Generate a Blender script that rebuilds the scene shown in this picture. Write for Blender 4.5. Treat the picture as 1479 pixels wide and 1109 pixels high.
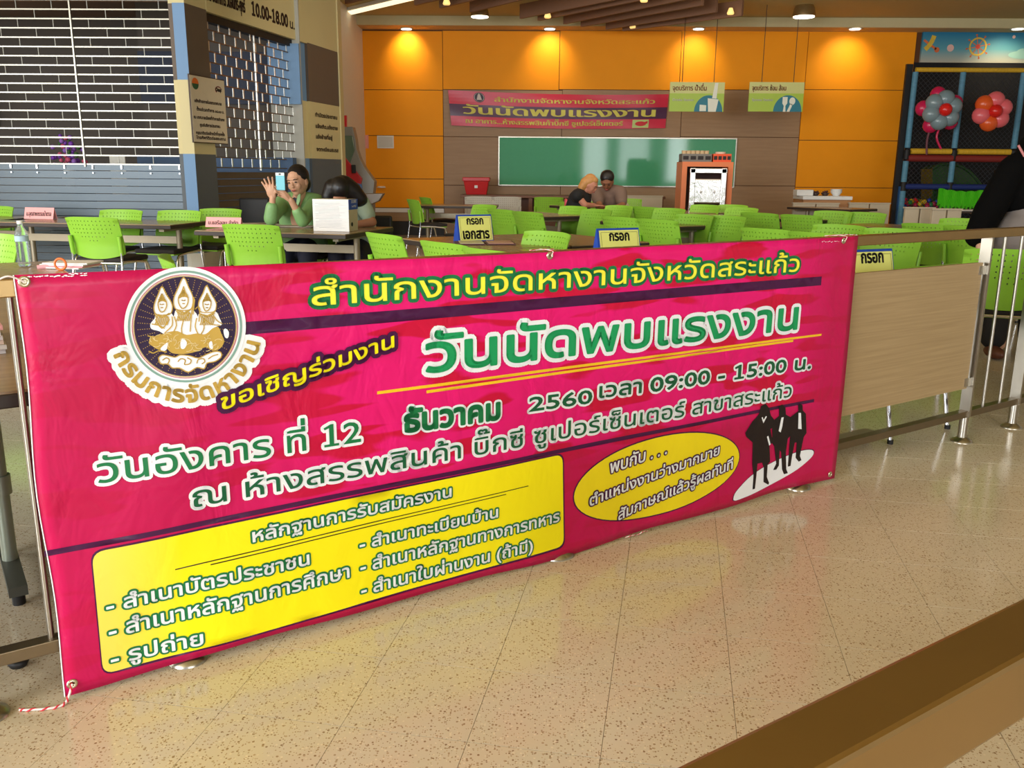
import bpy, bmesh, math, random
from mathutils import Vector, Matrix, noise
from mathutils.geometry import delaunay_2d_cdt
random.seed(7)
PI = math.pi
S = bpy.context.scene
COL = S.collection
for o in list(bpy.data.objects): bpy.data.objects.remove(o)

# ---------------------------------------------------------------- camera
F = 1280.5
EYE = Vector((0, 0, 1.25))
RM = Matrix(((0.99962149, -0.01451615, 0.02336996), (0.02610264, 0.2320968, -0.9723424), (0.00869058, 0.97258437, 0.23238785)))
cam = bpy.data.cameras.new('camera'); cam.sensor_width = 36; cam.lens = F * 36 / 1479; cam.clip_start = .02; cam.clip_end = 200
cob = bpy.data.objects.new('camera', cam); COL.objects.link(cob)
cob.matrix_world = Matrix.Translation(EYE) @ RM.to_4x4()
S.camera = cob

# ---------------------------------------------------------------- world, lights, exposure
S.view_settings.view_transform = 'Standard'; S.view_settings.look = 'None'
S.view_settings.gamma = 1; S.view_settings.use_curve_mapping = False
S.view_settings.exposure = 0.0
W = bpy.data.worlds.new('world'); S.world = W; W.use_nodes = True
bg = W.node_tree.nodes['Background']; bg.inputs[0].default_value = (0.86, .93, 1, 1); bg.inputs[1].default_value = .8

def area(name, loc, aim, sx, sy, power, color=(1, 1, 1)):
    l = bpy.data.lights.new(name, 'AREA'); l.shape = 'RECTANGLE'; l.size = sx; l.size_y = sy; l.energy = power; l.color = color
    o = bpy.data.objects.new(name, l); COL.objects.link(o); o.location = loc
    o.rotation_euler = (Vector(aim) - Vector(loc)).to_track_quat('-Z', 'Y').to_euler()
    return o
# daylight: the glazed shop front behind the photographer and the glazing on the left
area('window_light', (-5.5, -4.6, 2.3), (2, 8, 1.2), 5, 3.0, 830, (.9, .95, 1))
for x_, w_ in ((2.6, 1.0), (4.3, 1.3), (6.2, .8)): area('window_light', (x_, -4.6, 2.0), (x_, 8, 1.2), w_, 2.2, 95, (.93, .97, 1))
area('window_light', (-8.6, 3.0, 2.3), (3, 12, 1.6), 4.5, 3.0, 360, (.95, .98, 1))
# warm fill added under the ceiling, no fixture modelled; second aims at the back wall
area('ceiling_fill_light', (2.0, 4.5, 4.2), (2.0, 4.5, 0), 6, 6, 110, (1, .9, .74))
area('ceiling_fill_light', (1.5, 12.2, 4.2), (1.5, 16, .6), 8, 5, 185, (1, .88, .7))

def lin(c):
    return tuple((v / 255 / 12.92 if v / 255 <= .04045 else ((v / 255 + .055) / 1.055) ** 2.4) for v in c)

# ---------------------------------------------------------------- helpers: picture ray -> point in the place
def ray(x, y):
    return RM @ Vector(((x - 739.5) / F, -(y - 554.5) / F, -1))
def at_z(x, y, z):
    d = ray(x, y); return EYE + d * ((z - EYE.z) / d.z)
def at_y(x, y, Y):
    d = ray(x, y); return EYE + d * (Y / d.y)
def hx(x, Y, y=243):
    return at_y(x, y, Y).x

# ---------------------------------------------------------------- materials
MATS = {}
def mat(name, c, rough=.5, metal=0., spec=.5, noise_s=0, noise_a=.12, bump=0, stretch=(1, 1, 1), trans=0, alpha=1, emit=0, coat=0):
    if name in MATS: return MATS[name]
    m = bpy.data.materials.new(name); m.use_nodes = True; nt = m.node_tree; b = nt.nodes['Principled BSDF']
    col = lin(c) + (1,)
    b.inputs['Base Color'].default_value = col; b.inputs['Roughness'].default_value = rough; b.inputs['Metallic'].default_value = metal
    b.inputs['Specular IOR Level'].default_value = spec; b.inputs['Transmission Weight'].default_value = trans; b.inputs['Alpha'].default_value = alpha
    if coat: b.inputs['Coat Weight'].default_value = coat; b.inputs['Coat Roughness'].default_value = .08
    if emit: b.inputs['Emission Color'].default_value = col; b.inputs['Emission Strength'].default_value = emit
    ns = noise_s or 14
    tc = nt.nodes.new('ShaderNodeTexCoord'); mp = nt.nodes.new('ShaderNodeMapping'); mp.inputs['Scale'].default_value = stretch
    nz = nt.nodes.new('ShaderNodeTexNoise'); nz.inputs['Scale'].default_value = ns; nz.inputs['Detail'].default_value = 4
    nt.links.new(tc.outputs['Object'], mp.inputs[0]); nt.links.new(mp.outputs[0], nz.inputs['Vector'])
    mx = nt.nodes.new('ShaderNodeMixRGB'); mx.blend_type = 'MIX'
    a = noise_a if noise_s else .04
    mx.inputs[1].default_value = tuple(v * (1 - a) for v in col[:3]) + (1,); mx.inputs[2].default_value = tuple(min(1, v * (1 + a)) for v in col[:3]) + (1,)
    nt.links.new(nz.outputs['Fac'], mx.inputs[0]); nt.links.new(mx.outputs[0], b.inputs['Base Color'])
    if bump:
        bp = nt.nodes.new('ShaderNodeBump'); bp.inputs['Strength'].default_value = bump; bp.inputs['Distance'].default_value = .01
        nt.links.new(nz.outputs['Fac'], bp.inputs['Height']); nt.links.new(bp.outputs[0], b.inputs['Normal'])
    MATS[name] = m; return m

def nodes_of(m):
    nt = m.node_tree; return nt, nt.nodes, nt.links, nt.nodes['Principled BSDF']
def ramp(nt, fac, stops):
    r = nt.nodes.new('ShaderNodeValToRGB'); e = r.color_ramp.elements
    e[0].position, e[0].color = stops[0][0], lin(stops[0][1]) + (1,)
    e[1].position, e[1].color = stops[-1][0], lin(stops[-1][1]) + (1,)
    for p, c in stops[1:-1]:
        k = e.new(p); k.color = lin(c) + (1,)
    nt.links.new(fac, r.inputs[0]); return r.outputs[0]

def terrazzo():
    m = mat('terrazzo', (205, 176, 128), .1, spec=.5); nt, N, L, b = nodes_of(m)
    g = N.new('ShaderNodeNewGeometry'); base = lin((217, 205, 182)) + (1,)
    prev = None
    for sc, thr, th2, cols in ((120, .20, .26, ((146, 118, 88), (192, 170, 138))), (190, .24, .30, ((150, 122, 92), (200, 178, 146))), (130, .15, .16, ((234, 222, 198), (226, 212, 186)))):
        v = N.new('ShaderNodeTexVoronoi'); v.inputs['Scale'].default_value = sc; L.new(g.outputs['Position'], v.inputs['Vector'])
        sx = N.new('ShaderNodeSeparateColor'); L.new(v.outputs['Color'], sx.inputs[0])
        lt = N.new('ShaderNodeMath'); lt.operation = 'LESS_THAN'; lt.inputs[1].default_value = th2; L.new(sx.outputs[0], lt.inputs[0])
        d = N.new('ShaderNodeMath'); d.operation = 'LESS_THAN'; d.inputs[1].default_value = .36; L.new(v.outputs['Distance'], d.inputs[0])
        k = N.new('ShaderNodeMath'); k.operation = 'MULTIPLY'; L.new(lt.outputs[0], k.inputs[0]); L.new(d.outputs[0], k.inputs[1])
        mx = N.new('ShaderNodeMixRGB'); L.new(k.outputs[0], mx.inputs[0])
        if prev is None: mx.inputs[1].default_value = base
        else: L.new(prev, mx.inputs[1])
        L.new(ramp(nt, sx.outputs[1], [(0, cols[0]), (1, cols[1])]), mx.inputs[2]); prev = mx.outputs[0]
    n3 = N.new('ShaderNodeTexNoise'); n3.inputs['Scale'].default_value = .8; n3.inputs['Detail'].default_value = 3; L.new(g.outputs['Position'], n3.inputs['Vector'])
    tint = ramp(nt, n3.outputs['Fac'], [(.3, (240, 234, 222)), (.7, (255, 255, 255))])
    m2 = N.new('ShaderNodeMixRGB'); m2.blend_type = 'MULTIPLY'; m2.inputs[0].default_value = 1; L.new(prev, m2.inputs[1]); L.new(tint, m2.inputs[2])
    L.new(m2.outputs[0], b.inputs['Base Color'])
    rr = N.new('ShaderNodeMapRange'); rr.inputs[3].default_value = .07; rr.inputs[4].default_value = .2; L.new(n3.outputs['Fac'], rr.inputs[0]); L.new(rr.outputs[0], b.inputs['Roughness'])
    return m

def woodgrain(name, c1, c2, rough=.5, scale=(2.2, 2.2, 60)):
    m = mat(name, c1, rough); nt, N, L, b = nodes_of(m)
    tc = N.new('ShaderNodeTexCoord'); mp = N.new('ShaderNodeMapping'); mp.inputs['Scale'].default_value = scale
    n = N.new('ShaderNodeTexNoise'); n.inputs['Scale'].default_value = 1.6; n.inputs['Detail'].default_value = 5; n.inputs['Roughness'].default_value = .6
    L.new(tc.outputs['Object'], mp.inputs[0]); L.new(mp.outputs[0], n.inputs['Vector'])
    L.new(ramp(nt, n.outputs['Fac'], [(.3, c1), (.7, c2)]), b.inputs['Base Color'])
    return m

GREEN = mat('green plastic', (142, 198, 58), .42, noise_s=6, noise_a=.05)
CHROME = mat('chrome', (225, 225, 228), .12, 1)
STEEL = mat('satin steel', (178, 172, 160), .28, 1, noise_s=30, noise_a=.1, stretch=(1, 1, .1))
RAILM = mat('warm tinted steel rail', (176, 146, 100), .3, 1, noise_s=10, noise_a=.1)  # satin steel; the warm ceiling's reflection is put into its colour
BLACK = mat('black', (22, 20, 20), .55)
SEATM = mat('dark seat fabric', (38, 32, 30), .8, noise_s=60, noise_a=.3)
WHITE = mat('white', (236, 236, 234), .5)
CREAM = mat('cream paint', (212, 198, 148), .6, noise_s=3, noise_a=.04)
BLUEP = mat('blue paint', (112, 148, 188), .6, noise_s=3, noise_a=.05)
BLUEP_SH = mat('shaded stripe paint', (92, 98, 104), .6, noise_s=3, noise_a=.05)  # lower blue stripe of the side faces, shade put into its colour
BLUEP_SH2 = mat('brown shaded stripe paint', (104, 90, 78), .6, noise_s=3, noise_a=.05)  # upper blue stripe of the side faces, shade put into its colour
WWALL = mat('white wall paint', (220, 216, 204), .6)
ORANGE = mat('orange laminate', (250, 158, 14), .62, spec=.25, noise_s=2.5, noise_a=.05)
BROWNW = woodgrain('brown wood wall', (156, 122, 88), (168, 134, 98), .55, (1, 1, 14))
PANELW = woodgrain('light oak laminate', (158, 132, 94), (178, 152, 112), .45, (1.4, 1.4, 75))
TABLEW = woodgrain('table laminate', (150, 122, 88), (166, 138, 100), .25, (2, 26, 2))
EDGE = mat('dark table edge', (52, 40, 34), .5)
LEGM = mat('painted leg metal', (160, 148, 126), .4, .5)
CEIL = mat('ceiling paint', (196, 176, 120), .8)
SLATM = mat('brown ceiling slat', (128, 92, 70), .6)
SHUT = mat('aluminium shutter', (84, 92, 98), .38, .75, noise_s=8, noise_a=.06, stretch=(.3, 1, 1))
TERR = terrazzo()

# ---------------------------------------------------------------- mesh building
class MB:
    def __init__(s): s.v = []; s.f = []; s.m = []; s.sm = []
    def add(s, vs, fs, mi=0, smooth=False):
        k = len(s.v); s.v += [tuple(v) for v in vs]; s.f += [tuple(k + i for i in f) for f in fs]; s.m += [mi] * len(fs); s.sm += [smooth] * len(fs)
        return s
    def box(s, c, d, rot=None, mi=0):
        c = Vector(c); R_ = rot or Matrix.Identity(3); x, y, z = (q / 2 for q in d)
        vs = [c + R_ @ Vector((i * x, j * y, k * z)) for k in (-1, 1) for j in (-1, 1) for i in (-1, 1)]
        return s.add(vs, [(0, 2, 3, 1), (4, 5, 7, 6), (0, 1, 5, 4), (2, 6, 7, 3), (0, 4, 6, 2), (1, 3, 7, 5)], mi)
    def box2(s, a, b, mi=0):
        return s.box([(p + q) / 2 for p, q in zip(a, b)], [abs(p - q) for p, q in zip(a, b)], mi=mi)
    def rod(s, pts, r, n=8, mi=0, cap=True, smooth=True):
        pts = [Vector(p) for p in pts]; rs = r if isinstance(r, (list, tuple)) else [r] * len(pts)
        rings = []; up = None
        for i, p in enumerate(pts):
            t = (pts[min(i + 1, len(pts) - 1)] - pts[max(i - 1, 0)]).normalized()
            if up is None: up = Vector((0, 0, 1)) if abs(t.z) < .9 else Vector((0, 1, 0))
            a = t.cross(up).normalized(); b_ = a.cross(t).normalized(); up = b_
            rings.append([p + (a * math.cos(2 * PI * k / n) + b_ * math.sin(2 * PI * k / n)) * rs[i] for k in range(n)])
        vs = [v for r_ in rings for v in r_]; fs = []
        for i in range(len(rings) - 1):
            for k in range(n):
                fs.append((i * n + k, i * n + (k + 1) % n, (i + 1) * n + (k + 1) % n, (i + 1) * n + k))
        s.add(vs, fs, mi, smooth)
        if cap: s.add(vs, [tuple(range(n - 1, -1, -1)), tuple((len(rings) - 1) * n + k for k in range(n))], mi)
        return s
    def lathe(s, prof, c=(0, 0, 0), n=16, mi=0, smooth=True, rot=None):
        c = Vector(c); R_ = rot or Matrix.Identity(3)
        vs = [c + R_ @ Vector((r * math.cos(2 * PI * k / n), r * math.sin(2 * PI * k / n), z)) for r, z in prof for k in range(n)]
        fs = [(i * n + k, i * n + (k + 1) % n, (i + 1) * n + (k + 1) % n, (i + 1) * n + k) for i in range(len(prof) - 1) for k in range(n)]
        s.add(vs, fs, mi, smooth)
        s.add(vs, [tuple(range(n - 1, -1, -1)), tuple((len(prof) - 1) * n + k for k in range(n))], mi)
        return s
    def ball(s, c, r, n=12, mi=0, rot=None):
        rx, ry, rz = r if isinstance(r, (list, tuple)) else (r, r, r); c = Vector(c); R_ = rot or Matrix.Identity(3); h = n // 2
        vs = [c + R_ @ Vector((rx * math.sin(PI * (i + .02) / (h + .04)) * math.cos(2 * PI * k / n), ry * math.sin(PI * (i + .02) / (h + .04)) * math.sin(2 * PI * k / n), rz * math.cos(PI * (i + .02) / (h + .04)))) for i in range(h + 1) for k in range(n)]
        fs = [(i * n + k, (i + 1) * n + k, (i + 1) * n + (k + 1) % n, i * n + (k + 1) % n) for i in range(h) for k in range(n)]
        return s.add(vs, fs, mi, True)
    def prism(s, poly, O, U, V, N, t, mi=0):
        O, U, V, N = Vector(O), Vector(U), Vector(V), Vector(N); n = len(poly)
        a = [O + U * p[0] + V * p[1] for p in poly]; vs = a + [p + N * t for p in a]
        fs = [tuple(range(n - 1, -1, -1)), tuple(range(n, 2 * n))] + [(k, (k + 1) % n, n + (k + 1) % n, n + k) for k in range(n)]
        return s.add(vs, fs, mi)
    def mesh(s, name, mats):
        me = bpy.data.meshes.new(name); me.from_pydata(s.v, [], s.f)
        for m in (mats if isinstance(mats, (list, tuple)) else [mats]): me.materials.append(m)
        me.polygons.foreach_set('material_index', s.m); me.polygons.foreach_set('use_smooth', s.sm); me.update()
        return me
    def build(s, name, mats, parent=None, bevel=0, fix=True):
        me = s.mesh(name, mats)
        if fix:
            bm = bmesh.new(); bm.from_mesh(me); bmesh.ops.recalc_face_normals(bm, faces=bm.faces)
            if bevel: bmesh.ops.bevel(bm, geom=[e for e in bm.edges if len(e.link_faces) == 2 and e.calc_face_angle(0) > .6], offset=bevel, segments=2, affect='EDGES', profile=.5)
            bm.to_mesh(me); bm.free()
        o = bpy.data.objects.new(name, me); COL.objects.link(o); o.parent = parent
        return o

def tag(o, label=None, cat=None, group=None, kind=None):
    if label: o['label'] = label
    if cat: o['category'] = cat
    if group: o['group'] = group
    if kind: o['kind'] = kind
    return o
def empty(name, loc=(0, 0, 0), rz=0, label=None, cat=None, group=None, kind=None):
    o = bpy.data.objects.new(name, None); COL.objects.link(o); o.location = loc; o.rotation_euler = (0, 0, rz); o.empty_display_size = .1
    return tag(o, label, cat, group, kind)
def inst(src, parent=None, loc=None, rz=None):
    c = src.copy(); COL.objects.link(c); c.parent = parent
    if loc is not None: c.location = loc
    if rz is not None: c.rotation_euler = (0, 0, rz)
    return c
KIDS = {}
def copy_tree(o, parent=None):
    c = o.copy(); COL.objects.link(c); c.parent = parent
    for ch in [x for x in COL.objects if x.parent is o]: copy_tree(ch, c)
    return c
def quick_copy(proto_kids, root_src, loc, rz, label, group=None):
    r = root_src.copy(); COL.objects.link(r); r.location = loc; r.rotation_euler = (0, 0, rz); r['label'] = label
    if group: r['group'] = group
    for ch in proto_kids:
        c = ch.copy(); COL.objects.link(c); c.parent = r
    return r

# ---------------------------------------------------------------- lettering: glyph outlines, own layout
GL = {}
def _loops(s):
    cu = bpy.data.curves.new('tmp', 'FONT'); cu.body = s; cu.size = 1; cu.fill_mode = 'NONE'; cu.resolution_u = 3
    o = bpy.data.objects.new('tmp', cu); COL.objects.link(o)
    dg = bpy.context.evaluated_depsgraph_get(); ev = o.evaluated_get(dg); me = ev.to_mesh()
    vs = [tuple(v.co[:2]) for v in me.vertices]; nx = {}
    for e in me.edges:
        a, b = e.vertices; nx.setdefault(a, []).append(b); nx.setdefault(b, []).append(a)
    ev.to_mesh_clear(); bpy.data.objects.remove(o); bpy.data.curves.remove(cu)
    seen = set(); out = []
    for st in sorted(nx):
        if st in seen: continue
        lp = [st]; seen.add(st); cur = nx[st][-1] if len(nx[st]) > 1 and nx[st][0] != st + 1 else nx[st][0]; prev = st
        if st + 1 in nx[st]: cur = st + 1
        while cur not in seen:
            seen.add(cur); lp.append(cur); c2 = [k for k in nx[cur] if k != prev]; prev = cur
            if not c2: break
            cur = c2[0]
        if len(lp) > 2: out.append([vs[k] for k in lp])
    return out
def area2(l): return sum(l[i - 1][0] * l[i][1] - l[i][0] * l[i - 1][1] for i in range(len(l))) / 2
def wind(p, loops):
    w = 0
    for l in loops:
        for i in range(len(l)):
            a, b = l[i - 1], l[i]
            if (a[1] <= p[1]) != (b[1] <= p[1]):
                t = (p[1] - a[1]) / (b[1] - a[1])
                if a[0] + t * (b[0] - a[0]) > p[0]: w += 1 if b[1] > a[1] else -1
    return w
def fill(loops, extra=()):
    vs = []; es = []
    for l in loops:
        k = len(vs); vs += [Vector(p) for p in l]; es += [(k + i, k + (i + 1) % len(l)) for i in range(len(l))]
    vs += [Vector(p) for p in extra]
    V_, _, F_, _, _, _ = delaunay_2d_cdt(vs, es, [], 0, 1e-5)
    tris = []
    for f in F_:
        c = sum((V_[i] for i in f), Vector((0, 0))) / len(f)
        if wind(c, loops): tris.append(f)
    return [tuple(v) for v in V_], tris
def glyph(ch):
    if ch not in GL:
        lp = [] if ch == ' ' else _loops(ch)
        bar = max(p[0] for l in _loops('|') for p in l)
        adv = max(p[0] for l in _loops(ch + '|') for p in l) - bar
        GL[ch] = (lp, adv) + (fill(lp) if lp else ([], []))
    return GL[ch]
GL['1'] = None
_one = [(.10, 0), (.46, 0), (.46, .06), (.335, .06), (.335, .72), (.27, .72), (.10, .62), (.12, .57), (.235, .62), (.235, .06), (.10, .06)]
GL['1'] = ([_one], .56) + fill([_one])
UPPER = 'ัิีึื็'; TONE = '่้๊๋์'
def layout(s, space=1.):
    x = 0; out = []; prev = ''
    for ch in s:
        lp, adv, vs, tr = glyph(ch); dy = 0
        if ch in TONE and prev and prev in UPPER: dy = .2
        out.append((x, dy, lp, vs, tr)); x += adv * (space if ch == ' ' else 1); prev = ch if ch not in TONE else prev
    xs = [x0 + p[0] for x0, dy, lp, vs, tr in out for l in lp for p in l]
    return out, min(xs), max(xs)
XH = .56   # height of a plain Thai consonant at size 1
def stroke2(pts, w, closed=False, rnd=True):
    out = []; n = len(pts); rng = range(n if closed else n - 1)
    for i in rng:
        a = Vector(pts[i]); b = Vector(pts[(i + 1) % n]); d = b - a
        if d.length < 1e-7: continue
        q = Vector((-d.y, d.x)).normalized() * w
        out.append([a - q, b - q, b + q, a + q])
    if rnd:
        for p in pts:
            out.append([Vector((p[0] + w * math.cos(k * PI / 4 + .39), p[1] + w * math.sin(k * PI / 4 + .39))) for k in range(8)])
    return out
def text2(s, O, U, V, grow=0., space=1., warp=None):
    """polygons (lists of 2-D points) of string s; O baseline left, U vector spanning the whole width, V vector of consonant height; grow in units of the plane"""
    lay, x0, x1 = layout(s, space); out = []
    if not warp: U = Vector(U); V = Vector(V); O = Vector(O)
    T = (lambda p: Vector(warp((p[0] - x0) / (x1 - x0), p[1] / XH))) if warp else (lambda p: O + U * ((p[0] - x0) / (x1 - x0)) + V * (p[1] / XH))
    for x, dy, lp, vs, tr in lay:
        P = [T((v[0] + x, v[1] + dy)) for v in vs]
        out += [[P[i] for i in t] for t in tr]
        if grow:
            for l in lp:
                out += stroke2([T((p[0] + x, p[1] + dy)) for p in l], grow, True)
    return out
def polys_mesh(mb, polys, f3, mi=0):
    for p in polys: mb.add([f3(q[0], q[1]) for q in p], [tuple(range(len(p)))], mi)
def text_obj(name, lines, f3, material, parent):
    """lines: (string, O, U, V, grow, layer, space)"""
    mb = MB()
    for s, O, U, V, g, lay in lines: polys_mesh(mb, text2(s, O, U, V, g), lambda a, b, l=lay: f3(a, b, l))
    return mb.build(name, material, parent, fix=False)
def catmull(pts, k=5, closed=False):
    n = len(pts); out = []
    for i in range(n if closed else n - 1):
        g = lambda j: Vector(pts[j % n] if closed else pts[max(0, min(n - 1, j))])
        a, b, c, d = g(i - 1), g(i), g(i + 1), g(i + 2)
        for t in range(k):
            t /= k; out.append(.5 * ((2 * b) + (c - a) * t + (2 * a - 5 * b + 4 * c - d) * t * t + (3 * b - a - 3 * c + d) * t ** 3))
    if not closed: out.append(Vector(pts[-1]))
    return [tuple(p) for p in out]
# ================================================================ the setting
def struct(o): return tag(o, kind='structure')
YW = 18.0
# floor: 30 cm terrazzo tiles, hairline joints
fl = struct(empty('floor'))
MB().box2((-11, -7, -.05), (12, 26, -.004)).build('grout_bed', mat('grout', (150, 124, 88), .6), fl)
ta = math.radians(-9); tu = Vector((math.cos(ta), math.sin(ta), 0)); tv = Vector((-tu.y, tu.x, 0)); to = Vector((.254, 2.30, 0))
cells = []
for i in range(-45, 46):
    for j in range(-34, 90):
        p = to + tu * (i + .5) * .3 + tv * (j + .5) * .3
        if -10.5 < p.x < 11.5 and -6.8 < p.y < 25.5: cells.append((p, i, j))
def vis(p):
    q = RM.transposed() @ (p - EYE)
    if q.z > -.3: return 1e9
    x = 739.5 - F * q.x / q.z; y = 554.5 + F * q.y / q.z
    return (q.length if -60 < x < 1540 and y < 1180 else 1e9)
cells.sort(key=lambda c: vis(c[0]))
tb = MB(); g = .0006
e = .15 - g; ev = .15 - .0012
tb.add([(-e, -ev, -.008), (e, -ev, -.008), (e, ev, -.008), (-e, ev, -.008), (-e, -ev, 0), (e, -ev, 0), (e, ev, 0), (-e, ev, 0)],
       [(4, 5, 6, 7), (0, 1, 5, 4), (1, 2, 6, 5), (2, 3, 7, 6), (3, 0, 4, 7)])
tile0 = tb.build('floor_tile', TERR, fl, fix=False)
rest = MB()
for n, (p, i, j) in enumerate(cells):
    if n < 300:
        t = tile0 if n == 0 else inst(tile0, fl)
        t.location = p; t.rotation_euler = (0, 0, ta)
    else:
        c = [p + tu * a * e + tv * b * e for a, b in ((-1, -1), (1, -1), (1, 1), (-1, 1))]
        rest.add(c, [(0, 1, 2, 3)])
tag(rest.build('floor_tiles_beyond', TERR, fl, fix=False), kind='stuff')

# back wall with laminate panels
wb = struct(empty('wall_back'))
ZT = at_y(900, 44.7, YW).z
MB().box2((-4.6, YW, 0), (11.5, YW + .15, ZT + 1.2)).build('wall_core', mat('panel joint', (96, 54, 14), .7), wb)
def panel(x0, y0, x1, y1, m, name='wall_panel', th=.03, Y=YW, gap=.006):
    xm = (x0 + x1) / 2; ym = (y0 + y1) / 2
    a = at_y(x0, 243, Y).x; b = at_y(x1, 243, Y).x; zt = at_y(xm, y0, Y).z; zb = max(.02, at_y(xm, y1, Y).z)
    o = MB().box2((a + gap, Y - th, zb + gap), (b - gap, Y - .001, zt - gap)).build(name, m, wb)
    return o
for x0, x1 in ((506, 641), (641, 805), (805, 975), (975, 1152), (1152, 1303)): panel(x0, 44.7, x1, 130, ORANGE)
for y0, y1 in ((130, 196), (196, 258), (258, 300)): panel(506, y0, 641, y1, ORANGE)
for y0, y1 in ((130, 203), (203, 271), (271, 331)): panel(1150, y0, 1303, y1, ORANGE)
for x0, x1 in ((641, 810), (810, 980), (980, 1150)):
    for y0, y1 in ((130, 198), (198, 268), (268, 345)): panel(x0, y0, x1, y1, BROWNW, th=.022)
zb = at_y(560, 300, YW).z
MB().box2((hx(505, YW), YW - .05, zb - .085), (hx(641, YW), YW - .001, zb - .005)).build('wall_rail', WHITE, wb)
MB().box2((hx(505, YW), YW - .04, .28), (hx(641, YW), YW - .001, zb - .09)).build('wall_skirt', BROWNW, wb)
MB().box2((hx(505, YW), YW - .03, 0), (hx(641, YW), YW - .001, .27)).build('plinth', BLACK, wb)
# white return at the left end of the orange wall
struct(MB().box2((hx(478, YW - .4), YW - .42, 0), (hx(506, YW - .4), YW - .04, ZT + .9)).build('wall_left', WWALL))

# ceiling: soffit over the back wall, fascia, hall ceiling
cl = struct(empty('ceiling'))
sy = at_z(900, 38, ZT).y; zc = at_y(900, 24, sy).z
MB().box2((-4.6, sy, ZT), (11.5, YW + .2, zc + .3)).build('soffit', mat('soffit paint', (206, 178, 128), .8), cl)
MB().box2((-11, -7, zc), (12, sy + .02, zc + .15)).build('ceiling_slab', CEIL, cl)
MB().box2((-4.2, sy - .012, ZT + .004), (11.5, sy - .001, zc - .002)).build('fascia', mat('fascia paint', (196, 184, 142), .8), cl)
# right wall out of frame and piers of the glazed front behind the photographer
struct(MB().box2((11.5, -7, 0), (11.7, 26, zc + .2)).build('wall_right', WWALL))
wf = struct(empty('wall_front'))
for k, x in enumerate((-11, -7.6, -2.0, 1.8, 6.8, 11)): MB().box2((x - .2, -5.4, 0), (x + .2, -5.0, zc)).build('pier', WWALL, wf)
MB().box2((-11, -5.4, 3.9), (11.5, -5.0, zc)).build('lintel', WWALL, wf)
struct(MB().box2((-11.2, -7, 0), (-11, 10.8, zc)).build('wall_side', WWALL))

# ---------------------------------------------------------------- shop front with the shutters (left)
YS = 10.3
cx = hx(283, YS); sx0 = hx(266, YS)
ws = struct(empty('wall_shop'))
D = Vector((0.19146436, 0.98149957, 0)); DN = Vector((D.y, -D.x, 0))   # along the angled wall; its outward face
C0 = Vector((cx, YS, 0))
def ang(px, y=243):
    """distance along the angled wall where picture column px meets it"""
    d = ray(px, y); # C0 + t D = k d
    den = D.x * d.y - D.y * d.x
    return (C0.y * d.x - C0.x * d.y) / den
a1, a2, a3, a4 = ang(313), ang(442), ang(451), ang(497)
def abox(t0, t1, z0, z1, th=.12, out=0.):
    c = C0 + D * (t0 + t1) / 2 - DN * (th / 2 - out); R_ = Matrix(((D.x, DN.x, 0), (D.y, DN.y, 0), (0, 0, 1)))
    return Vector((c.x, c.y, (z0 + z1) / 2)), (t1 - t0, th, z1 - z0), R_
def aadd(mb, t0, t1, z0, z1, th=.12, out=0., mi=0):
    c, d, R_ = abox(t0, t1, z0, z1, th, out); return mb.box(c, d, R_, mi)
Z3, Z2, Z1 = 3.02, 2.22, 1.42
bands_front = ((0, .30, WWALL), (.30, Z1, BLUEP), (Z1, Z2, CREAM), (Z2, Z3, BLUEP), (Z3, zc, CREAM))
bands_side = ((0, .3, WWALL), (.3, Z1, BLUEP_SH), (Z1, Z2, CREAM), (Z2, Z3, BLUEP_SH2), (Z3, zc, CREAM))
for z0, z1, m in bands_front:
    MB().box2((sx0, YS - .002, z0), (cx - .001, YS + .2, z1)).build('pillar_band', m, ws)
for z0, z1, m in bands_side:
    aadd(MB(), .002, a1, z0, z1, .2).build('pillar_band', m, ws)
    aadd(MB(), a3, a4, z0, z1, .25).build('pillar_band', m, ws)
for z0, z1, m in bands_front:
    aadd(MB(), a2, a3, z0, z1, .2, -.04).build('pillar_band', m, ws)
ztop2 = at_y(302, 9, YS).z + .02
aadd(MB(), a1, a3, ztop2, zc, .22, .003).build('header', CREAM, ws)
MB().box2((-11, YS, 3.06), (sx0, YS + .2, zc)).build('header', mat('brown header', (150, 112, 78), .6), ws)
# end wall beyond the pillar
p = C0 + D * a4
MB().box2((p.x - .05, p.y - .1, 0), (p.x, p.y + .14, zc)).build('pillar_return', CREAM, ws)
MB().box((p.x - .35, (p.y + YW) / 2, zc / 2), (.1, YW - p.y, zc)).build('wall_beyond', WWALL, ws)
# dim shop interior
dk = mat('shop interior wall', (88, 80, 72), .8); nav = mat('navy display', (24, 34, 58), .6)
si = struct(empty('wall_shop_interior'))
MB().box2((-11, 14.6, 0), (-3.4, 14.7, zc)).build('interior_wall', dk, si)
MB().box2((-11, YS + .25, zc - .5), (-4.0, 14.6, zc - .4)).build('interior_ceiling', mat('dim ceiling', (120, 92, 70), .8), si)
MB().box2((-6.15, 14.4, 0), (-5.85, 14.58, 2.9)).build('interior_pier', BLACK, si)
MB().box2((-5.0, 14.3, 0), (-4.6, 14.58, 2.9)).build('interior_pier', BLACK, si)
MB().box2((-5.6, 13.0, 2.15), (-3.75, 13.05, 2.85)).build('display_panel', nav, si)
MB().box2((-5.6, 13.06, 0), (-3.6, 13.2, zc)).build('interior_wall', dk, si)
MB().box2((-3.74, 12.9, 2.15), (-3.3, 12.95, 2.95)).build('display_panel', BLUEP, si)
MB().box2((-3.74, 12.96, 0), (-3.3, 13.0, zc)).build('interior_wall', mat('pale interior', (176, 176, 168), .8), si)
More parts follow.
